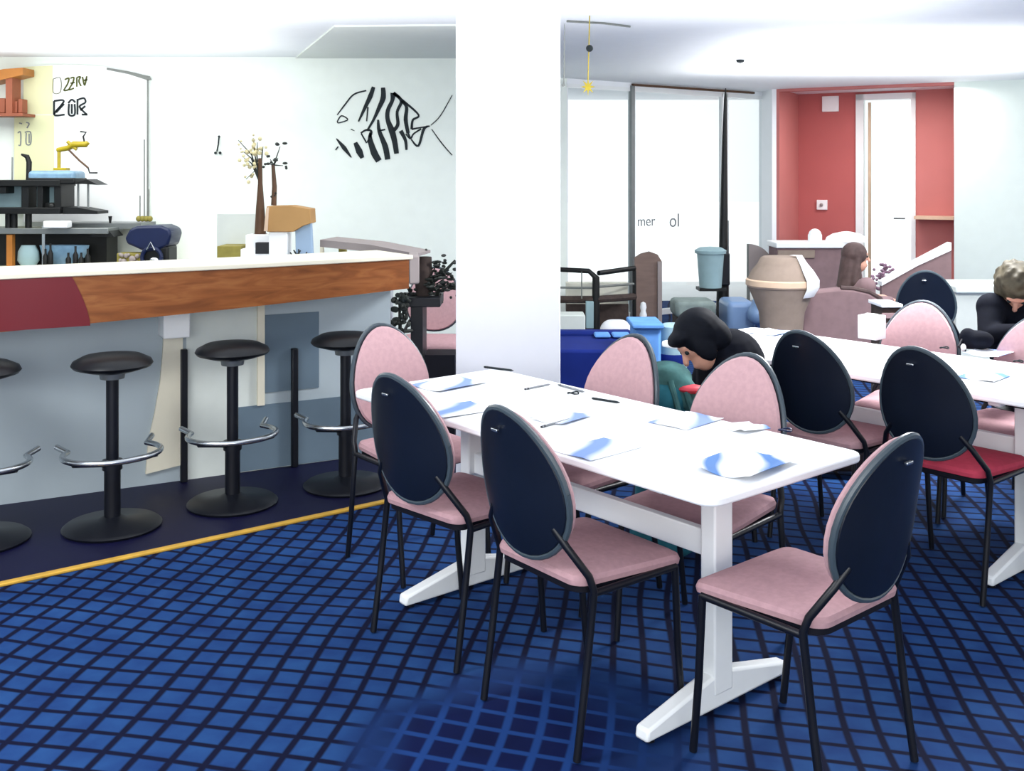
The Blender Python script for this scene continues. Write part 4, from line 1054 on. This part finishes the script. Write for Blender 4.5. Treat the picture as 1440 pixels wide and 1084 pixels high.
person('person with long dark hair in profile, sitting in the mauve armchair', (2.8, 8.6, 0), J3, M['mauvehair'], M['mauve'], M['mauve'], (.95, -.1, -.05), (0, 0, 1), hair3)

# ------------------------------------------------------------------ far furniture in front of the alcove
q = Vector((xat(1190, 8.1), 8.1, 0))
t = thing('armchair', 'low mauve armchair with dark-edged rounded back, before the red alcove', 'armchair', q)
arc = [at(1128, 500, 8.1), at(1246, 500, 8.1)] + [at(x, y, 8.1) for x, y in ((1246, 440), (1238, 422), (1222, 412), (1200, 407), (1180, 406), (1150, 409), (1128, 410))]
arc[0].z = arc[1].z = .02
mb = MB(q); mb.prism(arc, (0, .14, 0)); mb.build('backrest', M['mauve'], t, bevel=.02)
mb = MB(q); mb.box(xat(1130, 8.1), xat(1244, 8.1), 8.24, 8.9, .05, .30); mb.build('seat', M['mauve'], t, bevel=.03)
mb = MB(q); mb.tube([at(x, y, 8.12) for x, y in ((1246, 438), (1238, 420), (1222, 411), (1200, 406), (1182, 405))], .02, 8); mb.build('piping', M['mauvehair'], t)
q = Vector((xat(1113, 7.6), 7.6, 0))
t = thing('tub_chair', 'taupe tub chair with a tan rim, left of the mauve armchair', 'armchair', q)
c_ = q + Vector((0, .28, 0)); rr_ = 48 / (F / 7.88)
z1, z2, z3 = zat(408, 7.6), zat(397, 7.6), zat(363, 7.7)
MB(q).lathe([(rr_ * .62, .0), (rr_ * .60, .1), (rr_ * .56, z1 * .35), (rr_ * .66, z1 * .72), (rr_ * .97, z1), (0, z1)], c_, 32).build('body', M['taupe'], t)
MB(q).lathe([(rr_ * .98, z1 - .005), (rr_ * 1.03, z1 + .01), (rr_ * 1.03, z2 - .008), (rr_ * .98, z2), (0, z2)], c_, 32).build('rim', M['tan'], t)
prof_ = [(rr_ * .97, z2), (rr_ * .86, z2 + .06), (rr_ * .68, z3 - .05), (rr_ * .6, z3 - .01), (rr_ * .52, z3), (0, z3)]
MB(q).lathe(prof_, c_, 32).build('back_cushion', M['taupe'], t)
tow = MB(q); g = []
for r_, z in ((rr_ * .9, z1 - .07), (rr_ * 1.06, z1 + .0), (rr_ * 1.06, z2), (rr_ * .90, z2 + .065), (rr_ * .72, z3 - .05), (rr_ * .56, z3 + .012), (rr_ * .3, z3 + .012)):
    row = []
    for k in range(7):
        a = math.radians(-64 + 34 * k / 6) if r_ > rr_ * .8 else math.radians(-60 + 30 * k / 6)
        row.append([tow.V(c_ + Vector(((r_ + o_) * math.cos(a), (r_ + o_) * math.sin(a), z + o_ * .3))) for o_ in (.003, .010)])
    g.append(row)
for a, b in zip(g, g[1:]):
    for k in range(6): tow.face([a[k][1], a[k + 1][1], b[k + 1][1], b[k][1]]); tow.face([a[k][0], b[k][0], b[k + 1][0], a[k + 1][0]])
    tow.face([a[0][0], a[0][1], b[0][1], b[0][0]]); tow.face([a[6][0], b[6][0], b[6][1], a[6][1]])
for r_ in (g[0], g[-1]):
    for k in range(6): tow.face([r_[k][0], r_[k + 1][0], r_[k + 1][1], r_[k][1]])
o = tow.build('towel', M['white'], None); o.location = q; tag(o, 'white cloth strip draped over the right side of the taupe tub chair', 'cloth')
def simple(name, label, cat, mb, m, loc, parent=None, **k):
    o = mb.build(name, m, parent, **k); o.location = loc; return tag(o, label, cat)
# low wall unit with white ledge in alcove
q = Vector((xat(1130, 10.6), 10.6, 0))
t = thing('sideboard', 'white-topped low unit beneath the red alcove wall', 'sideboard', q)
mb = MB(q); mb.box(xat(1093, 10.6), xat(1192, 10.6), 10.62, 10.95, 0, zat(349, 10.6)); mb.build('body', M['mauve'], t, smooth=False)
mb = MB(q); mb.box(xat(1091, 10.6), xat(1200, 10.6), 10.58, 11.0, zat(349, 10.6), zat(341, 10.6)); mb.build('top', M['white'], t, bevel=.01)
mb = MB(q); mb.box(xat(1094, 10.6), xat(1146, 10.6), 10.6, 10.62, zat(363, 10.6), zat(352, 10.6)); mb.build('drawer', M['taupe'], t, bevel=.004)
q = at(1146, 340.5, 10.75)
mb = MB(q); mb.cap(q + Vector((0, 0, .06)), .07, q + Vector((0, 0, .075)), .065); mb.lathe([(.07, 0), (.07, .08)], q, 20); simple('arched_ornament', 'white rounded arch-shaped ornament standing on the white-topped unit', 'ornament', mb, M['white'], q)
q = at(1190, 346, 10.7); q.z = zat(341, 10.6)
mb = MB(q); mb.lathe([(.22, 0), (.2, .05), (.14, .085), (.05, .105), (0, .11)], q, 24, sx=1., sy=.6); simple('dome_cover', 'white domed cover on the right end of the white-topped unit', 'cover', mb, M['white'], q)
# sign and socket on red wall
def onalc(px): p = raycut(Qa, Qb, px); return p
def wallplate(name, label, cat, x0, x1, y0, y1, m, th=.025):
    a, b = onalc(x0), onalc(x1); a = (a[0] - nr.x * (th + .004), a[1] - nr.y * (th + .004)); b = (b[0] - nr.x * (th + .004), b[1] - nr.y * (th + .004))
    d = (a[1] + b[1]) / 2; q = Vector(((a[0] + b[0]) / 2, d, zat(y1, d)))
    mb = MB(q); wallbox(mb, a, b, zat(y1, d), zat(y0, d), th); return simple(name, label, cat, mb, m, q, bevel=.006)
wallplate('wall_sign', 'square white plate high on the red wall', 'sign', 1156.5, 1180, 135, 157, M['white'])
wallplate('wall_socket', 'small white socket low on the red wall', 'socket', 1149, 1164, 281, 295, M['white'])
p = onalc(1156); p2 = Vector((p[0] - nr.x * .034, p[1] - nr.y * .034, zat(288, p[1])))
mb = MB(p2); mb.ball(p2, .022, 10, 6); o = mb.build('socket_hole', M['grey'], bpy.data.objects['wall_socket']); o.location = p2 - bpy.data.objects['wall_socket'].location
# shelf on the right red wall and slanted board
p = onalc(1312)
q = Vector((p[0] - nr.x * .16, p[1] - nr.y * .16, zat(306, p[1] - .2)))
mb = MB(q); a, b = onalc(1290), onalc(1345); wallbox(mb, (a[0] - nr.x * .26, a[1] - nr.y * .26), (b[0] - nr.x * .26, b[1] - nr.y * .26), q.z - .02, q.z + .015, .25); simple('alcove_shelf', 'thin pink shelf across the right side of the red alcove', 'shelf', mb, M['tan'], q)
q = Vector((xat(1290, 9.3), 9.3, 0))
t = thing('sloping_screen', 'mauve board with a white sloping top edge, below the red alcove', 'board', q)
mb = MB(q); pl = [at(1240, 402, 9.3), at(1290, 374, 9.3), at(1338, 352, 9.3)]
b1, b2 = pl[-1].copy(), pl[0].copy(); b1.z = b2.z = .02
mb.prism(pl + [b1, b2], (0, .05, 0)); mb.build('panel', M['mauve'], t, smooth=False)
mb = MB(q); mb.prism([at(1240, 402, 9.28), at(1290, 374, 9.28), at(1338, 352, 9.28), at(1338, 341, 9.28), at(1290, 366, 9.28), at(1240, 396, 9.28)], (0, .09, 0)); mb.build('edge', M['white'], t, smooth=False)
q = Vector((xat(1253, 6.3), 6.3, 0))
t = thing('slatted_crate', 'brown slatted crate with a white lid beside the black chair shell', 'crate', q)
mb = MB(q); mb.box(xat(1241, 6.3), xat(1268, 6.3), 6.3, 6.5, 0, zat(432, 6.3)); mb.build('body', M['darkbrown'], t, smooth=False)
mb = MB(q)
for k in range(6): z = zat(440 + 14 * k, 6.3); mb.box(xat(1240.5, 6.29), xat(1268.5, 6.29), 6.285, 6.3, z - .03, z)
mb.build('slats', M['mauve'], t, smooth=False)
mb = MB(q); mb.box(xat(1239, 6.29), xat(1269, 6.29), 6.28, 6.52, zat(432, 6.3), zat(427, 6.3)); mb.build('lid', M['white'], t, bevel=.004)
# dusty plant in the doorway
q = Vector((xat(1243, 9.6), 9.6, 0))
t = thing('potted_shrub', 'small mauve-looking shrub in front of the bright door', 'plant', q)
mb = MB(q); mb.lathe([(.10, 0), (.14, .35), (.13, .38), (0, .36)], q, 18); mb.build('pot', M['mauve'], t)
mb = MB(q); mb.tube([q + Vector((0, 0, .3)), q + Vector((0, 0, zat(372, 9.6)))], [.012, .005], 7); mb.build('stem', M['mauveleaf'], t)
mb = MB(q)
for k in range(70):
    h = random.uniform(0, 1); p = q + Vector((random.gauss(0, .09 * (1.1 - h)), random.gauss(0, .07), zat(412, 9.6) + h * (zat(370, 9.6) - zat(412, 9.6)))); mb.ball(p, (random.uniform(.015, .035), .012, .014), 7, 5, ZR(random.uniform(0, 3)))
tag(mb.build('leaves', M['mauveleaf'], t), kind='stuff')
# low white unit along right wall
q = Vector((xat(1400, 8.2), 8.2, 0))
t = thing('low_cabinet', 'pale grey-white low cabinet along the right wall', 'cabinet', q)
mb = MB(q); mb.box(xat(1346, 8.2), xat(1520, 8.2), 8.22, 8.7, 0, zat(412, 8.2)); mb.build('body', M['lightgrey'], t, smooth=False)
mb = MB(q); mb.box(xat(1343, 8.2), xat(1522, 8.2), 8.18, 8.72, zat(412, 8.2), zat(402, 8.2)); mb.build('top', M['wall_r'], t, bevel=.01)
# things on the floor under the far table
q = Vector((1.85, 5.0, 0))
q = Vector((1.56, 5.36, 0))
t = thing('duffel_bag', 'brown cloth bag lying on the floor behind the far table legs', 'bag', q)
mb = MB(q); mb.cap(q + Vector((-.16, 0, .13)), .12, q + Vector((.16, -.05, .13)), .12); mb.build('body', M['darkbrown'], t, remesh=.012)
mb = MB(q); mb.tube([q + Vector((-.1, -.06, .23)), q + Vector((0, -.08, .32)), q + Vector((.1, -.08, .23))], .012, 8); mb.build('handle', M['black'], t)

# ------------------------------------------------------------------ hanging star and ceiling fittings
ds = 6.4
q = at(827, 122, ds)
t = thing('hanging_star', 'small yellow star on a cord hanging from the ceiling beside the pillar', 'ornament', q)
mb = MB(q); pts = []
for k in range(16):
    a = k * PI / 8; r_ = .045 if k % 2 == 0 else .016; pts.append(q + Vector((r_ * math.cos(a), 0, r_ * math.sin(a) * 1.2)))
mb.prism(pts, (0, .012, 0)); mb.build('star', M['yellow'], t, smooth=False)
mb = MB(q); mb.tube([q + Vector((0, .006, .03)), Vector((q.x + .01, q.y + .006, CZ))], .004, 6); mb.build('cord', M['yellow'], t)
mb = MB(q); mb.ball(at(829, 68, ds), (.022, .02, .022), 10, 6); mb.build('bead', M['ink'], t)
q = Vector((xat(1040, 5.9), 5.9, CZ - .0)); d_ = (CZ - CH) * F / (246 - 84); q = Vector((xat(1041, d_), d_, CZ))
mb = MB(q); mb.lathe([(.035, -.002), (.03, -.02), (0, -.03)], q, 16); simple('smoke_detector', 'small dark fitting on the ceiling near the glazing', 'ceiling fitting', mb, M['ink'], q)
d_ = (CZ - CH) * F / (246 - 57); q = Vector((xat(1326, d_), d_, CZ))
mb = MB(q); mb.lathe([(.17, -.001), (.16, -.012), (0, -.016)], q, 28); simple('ceiling_disc', 'flat pale grey round fitting on the ceiling at the upper right', 'ceiling fitting', mb, M['lightgrey'], q)
# cable channel on the ceiling/pillar side
q = Vector((xat(795, 5.3), 5.3, CZ))
mb = MB(q); mb.tube([onz(797, 30, CZ - .008), onz(850, 33, CZ - .008), onz(886, 37.5, CZ - .008)], .007, 6); simple('ceiling_cable', 'thin grey cable running along the ceiling right of the pillar', 'cable', mb, M['line'], q)
q = at(795, 118, 5.4)
mb = MB(q); mb.tube([at(793, 119, 5.25), at(793.5, 95, 5.25), at(794, 33, 5.25)], [.006, .004, .002], 6); mb.ball(at(792, 119, 5.25), .01, 8, 6); simple('pillar_cord', 'thin grey cord hanging from the ceiling beside the pillar edge', 'cord', mb, M['line'], q)

# ------------------------------------------------------------------ outside the glazing
def opx(px, d): return Vector((xat(px, d), d, -.04))
# black steel rail frame before the glass
dr_ = 9.6
q = Vector((xat(838, dr_), dr_, 0))
t = thing('guard_rail', 'black steel guard rail with a corner post before the left window', 'railing', q)
mb = MB(q); mb.tube([at(770, 378, dr_ + .1), at(828, 381, dr_), at(838, 390, dr_), Vector((xat(838, dr_), dr_, 0))], [.022, .024, .034, .038], 10); mb.build('frame', M['dark'], t)
mb = MB(q); mb.tube([at(842, 384, dr_), at(892, 377, dr_ + .4)], .024, 10); mb.build('rail', M['dark'], t)
mb = MB(q); mb.tube([at(770, 404, dr_ + .1), at(836, 405, dr_)], .010, 8); mb.tube([at(842, 403, dr_), at(892, 399, dr_ + .4)], .012, 8); mb.tube([at(818, 382, dr_), at(818, 420, dr_)], .006, 8); mb.build('mid_rail', M['line'], t)
mb = MB(q); mb.tube([at(770, 421, dr_ + .1), at(840, 421, dr_), at(892, 417, dr_ + .4)], .034, 8); mb.build('lower_rail', M['darkbrown'], t)
p = at(892, 380, dr_ + .4); mb = MB(q); mb.tube([(p.x, p.y, 0), p], .018, 8); mb.build('post', M['dark'], t)
mb = MB(q); bx(mb, 824, 835, 424, 462, dr_ - .06, .06); mb.build('meter_box', M['bluegrey'], t, bevel=.006)
q = Vector((xat(840, 10.0), 10.02, 0))
t = thing('low_shelf_unit', 'low dark shelf unit with a cream top half behind the guard rail', 'shelf unit', q)
mb = MB(q); mb.box(xat(797, 10), xat(884, 10), 10.0, 10.2, 0, zat(428, 10)); mb.build('body', M['darkbrown'], t, smooth=False)
mb = MB(q); mb.box(xat(797, 10), xat(884, 10), 10.05, 10.2, zat(428, 10), zat(399, 10)); mb.build('back_board', M['urban'], t, smooth=False)
q = Vector((xat(866, 9.1), 9.1, 0))
mb = MB(q); mb.cap(q + Vector((-.04, 0, .16)), .1, q + Vector((.04, 0, .16)), .1); mb.ball(q + Vector((0, 0, .1)), (.16, .12, .1)); simple('white_cushion', 'white rounded cushion on the floor beside the guard rail post', 'cushion', mb, M['whitecar'], q, remesh=.01)
q = Vector((xat(808, 9.1), 9.1, 0))
mb = MB(q); mb.box(q.x - .2, q.x + .09, 9.05, 9.3, 0, zat(442, 9.1)); simple('pale_box', 'pale mauve-white box on the floor left of the guard rail post', 'box', mb, M['lightgrey'], q, bevel=.01)
# rounded timber panel
dt_ = 10.3
q = Vector((xat(911, dt_), dt_, 0))
t = thing('timber_panel', 'brown timber panel with a rounded top standing before the glass', 'panel', q)
pl = [at(893, 480, dt_), at(930, 480, dt_), at(931, 368, dt_), at(925, 358, dt_), at(914, 354, dt_), at(902, 357, dt_), at(893, 363, dt_)]
pl[0].z = pl[1].z = 0
mb = MB(q); mb.prism(pl, (0, .08, 0)); mb.build('panel', M['hazebrown'], t, smooth=False)
mb = MB(q); bx(mb, 925, 931, 368, 460, dt_ - .03, .05); mb.build('edge', M['grey'], t, smooth=False)
q = at(904.5, 443, 9.9); q.z = 0
t = thing('floor_ornament', 'small white figure-shaped ornament in front of the timber panel', 'ornament', q)
zz = lambda y: zat(y, 9.9)
mb = MB(q); mb.lathe([(.05, 0), (.05, .02), (.03, .04), (.03, zz(448)), (.036, zz(443)), (.024, zz(437)), (.032, zz(432)), (.024, zz(426)), (0, zz(424))], q, 16); mb.build('figure', M['white'], t)
# low things on the floor by the glass
q = Vector((xat(975, 10.2), 10.2, 0))
t = thing('low_bench', 'grey-green low bench by the glass behind the bending person', 'bench', q)
mb = MB(q); mb.box(xat(950, 10.2), xat(1008, 10.2), 10.2, 10.6, .12, zat(424, 10.2)); mb.build('seat', M['greengrey'], t, bevel=.04)
mb = MB(q); mb.box(xat(953, 10.2), xat(1005, 10.2), 10.25, 10.55, 0, .12); mb.build('base', M['darkbrown'], t)
q = Vector((xat(1045, 10), 10.0, 0))
t = thing('floor_cushion', 'pale blue long cushion with a rolled blue blanket, left of the tub chair', 'cushion', q)
mb = MB(q); mb.box(xat(1024, 10), xat(1064, 10), 10.0, 10.5, 0, zat(425, 10)); mb.build('cushion', M['carblue'], t, bevel=.05, seg=3)
mb = MB(q); mb.ball(at(1072, 432, 9.9), (.11, .1, .13), 14, 9); mb.ball(at(1064, 442, 9.9), (.09, .1, .1), 14, 9); mb.build('blanket', M['carblue'], t, remesh=.015)
# pole with bin
db_ = 10.9
q = Vector((xat(1016, db_), db_, 0))
t = thing('parasol', 'tall dark tapering folded parasol standing by the glass', 'parasol', q)
mb = MB(q)
pp = [(1016, 450, .07), (1016, 410, .062), (1017, 350, .045), (1018, 300, .040), (1019, 200, .027), (1020, 140, .016), (1020.5, 124, .005)]
pts = [at(x, y, db_) for x, y, r_ in pp]; pts[0].z = .0
mb.tube(pts, [r_ for x, y, r_ in pp], 12); mb.build('canopy', M['dark'], t)
mb = MB(q); mb.box(xat(1014, db_ - .1), xat(1026, db_ - .1), db_ - .12, db_ - .04, zat(401, db_ - .1), zat(356, db_ - .1)); mb.build('control_box', M['black'], t, bevel=.01)
mb = MB(q); p = at(1023, 310, db_ + .08); mb.tube([(p.x, p.y, 0), p], .016, 8); mb.build('pole', M['steel'], t)
dw_ = 10.75
q = at(999, 404, dw_)
t = thing('waste_bin', 'pale blue-grey bin with a lid held on the dark folded parasol', 'bin', q)
r1, r2 = 15.5 / (F / dw_), 19 / (F / dw_); zt_ = zat(356, dw_)
MB(q).lathe([(0, 0), (r1, 0), (r2, zt_ - q.z), (0, zt_ - q.z)], q, 20).build('body', M['bluegrey'], t)
MB(q).lathe([(r2 * 1.15, zt_ - q.z), (r2 * 1.18, zt_ - q.z + .03), (r2 * .8, zt_ - q.z + .06), (0, zt_ - q.z + .07)], q, 20).build('lid', M['bluegrey'], t)
mb = MB(q); mb.box(q.x - .13, q.x + .15, q.y - .1, q.y + .12, q.z - .03, q.z); mb.build('bracket', M['dark'], t)
# quarter-round sign
dq = 11.1
q = Vector((xat(1053, dq), dq, 0))
t = thing('quarter_round_sign', 'grey quarter-round sign on a slim post, left of the tub chair', 'sign', q)
c = at(1053, 405, dq); w_ = 37 / (F / dq); h_ = 62 / (F / dq)
mb = MB(q); mb.prism([c] + [c + Vector((w_ * math.sin(a), 0, h_ * (.35 + .65 * math.cos(a)))) for a in [k * PI / 2 / 10 for k in range(11)]] + [c + Vector((w_, 0, 0))], (0, .05, 0)); mb.build('panel', M['grey'], t, smooth=False)
mb = MB(q); mb.tube([(c.x, c.y + .02, 0), (c.x, c.y + .02, c.z + h_)], .018, 8); mb.build('post', M['line'], t)
# lettering on the glass
def gtext(body, px, py, size):
    a = G(px); c = bpy.data.curves.new('glass_lettering', 'FONT'); c.body = body; c.size = size; c.extrude = .002
    c.materials.append(M['inkgrey']); tmp = bpy.data.objects.new('glass_lettering_source', c); COL.objects.link(tmp)
    bpy.context.view_layer.update(); me = bpy.data.meshes.new_from_object(tmp.evaluated_get(bpy.context.evaluated_depsgraph_get())); bpy.data.objects.remove(tmp); bpy.data.curves.remove(c)
    me.name = 'glass_lettering'; o = bpy.data.objects.new('glass_lettering', me); COL.objects.link(o)
    o.location = (a[0] + .02, a[1] - .02, zat(py, a[1])); o.rotation_euler = (PI / 2, 0, math.atan2(Gb[1] - Ga[1], Gb[0] - Ga[0]))
    return o
tag(gtext('mer', 893, 318, .16), 'grey letters on the glass beside the slim grey post', 'lettering', 'lettering on the window glass')
tag(gtext('ol', 938, 319, .21), 'taller grey letters on the glass, right of the first word', 'lettering', 'lettering on the window glass')

# ------------------------------------------------------------------ light
w = bpy.data.worlds.new('World'); SC.world = w; w.use_nodes = True
nt = w.node_tree; bg = nt.nodes['Background']
bg.inputs['Color'].default_value = (.94, .975, 1, 1); bg.inputs['Strength'].default_value = .74
def area(name, loc, rot, sx, sy, e, col=(1, 1, 1)):
    l = bpy.data.lights.new(name, 'AREA'); l.shape = 'RECTANGLE'; l.size = sx; l.size_y = sy; l.energy = e; l.color = col
    o = bpy.data.objects.new(name, l); COL.objects.link(o); o.location = loc; o.rotation_euler = rot; return o
area('ceiling_light', (2.3, 5.4, CZ - .02), (0, 0, 0), 1.0, .6, 100, (.97, .985, 1))  # overhead lights are added fill; no ceiling lamps are seen
area('ceiling_light', (-3.2, 7.2, CZ - .02), (0, 0, 0), 3.0, 1.2, 24, (1, 1, .93))
area('ceiling_light', (4.4, 7.6, CZ - .02), (0, 0, 0), 2.0, 1.6, 30, (.97, .98, 1))
area('ceiling_light', (-2.5, 1.8, CZ - .02), (0, 0, 0), 1.4, 1.0, 62, (.97, .98, 1))
area('ceiling_light', (4.1, 11.0, CZ - .06), (0, 0, ALC), 1.2, .5, 20, (1, .95, .92))  # added to brighten the red alcove
area('window_light', (-.4, -1.2, 1.75), (math.radians(98), 0, 0), 4.0, 1.2, 62, (.96, .98, 1))  # added front light behind the camera, no window known there
area('uplight', (0, 4.6, 1.95), (PI, 0, 0), 5.0, 4.0, 40, (.98, .99, 1))  # added unseen lights facing up, to brighten the ceiling
area('uplight', (3.2, 8.6, 1.95), (PI, 0, 0), 3.0, 3.0, 40, (.98, .99, 1))
area('uplight', (-3.4, 6.6, 1.95), (PI, 0, 0), 3.0, 3.0, 36, (1, 1, .97))
sl = bpy.data.lights.new('sun', 'SUN'); sl.energy = 1.8; sl.angle = .05
so = bpy.data.objects.new('sun', sl); COL.objects.link(so); so.rotation_euler = (math.radians(32), 0, 0)

# ------------------------------------------------------------------ camera and view
cam = bpy.data.cameras.new('camera'); co = bpy.data.objects.new('camera', cam); COL.objects.link(co)
co.location = (0, 0, CH); co.rotation_euler = (PI / 2, 0, 0)
cam.sensor_fit = 'HORIZONTAL'; cam.sensor_width = 36; cam.lens = F / 1440 * 36; cam.shift_y = -(542 - HOR) / 1440; cam.clip_end = 200
SC.camera = co
vs = SC.view_settings
vs.view_transform = 'Standard'; vs.look = 'None'; vs.gamma = 1; vs.exposure = .8; vs.use_curve_mapping = False
SC.cycles.use_denoising = True
SC.cycles.max_bounces = 8; SC.cycles.transparent_max_bounces = 16
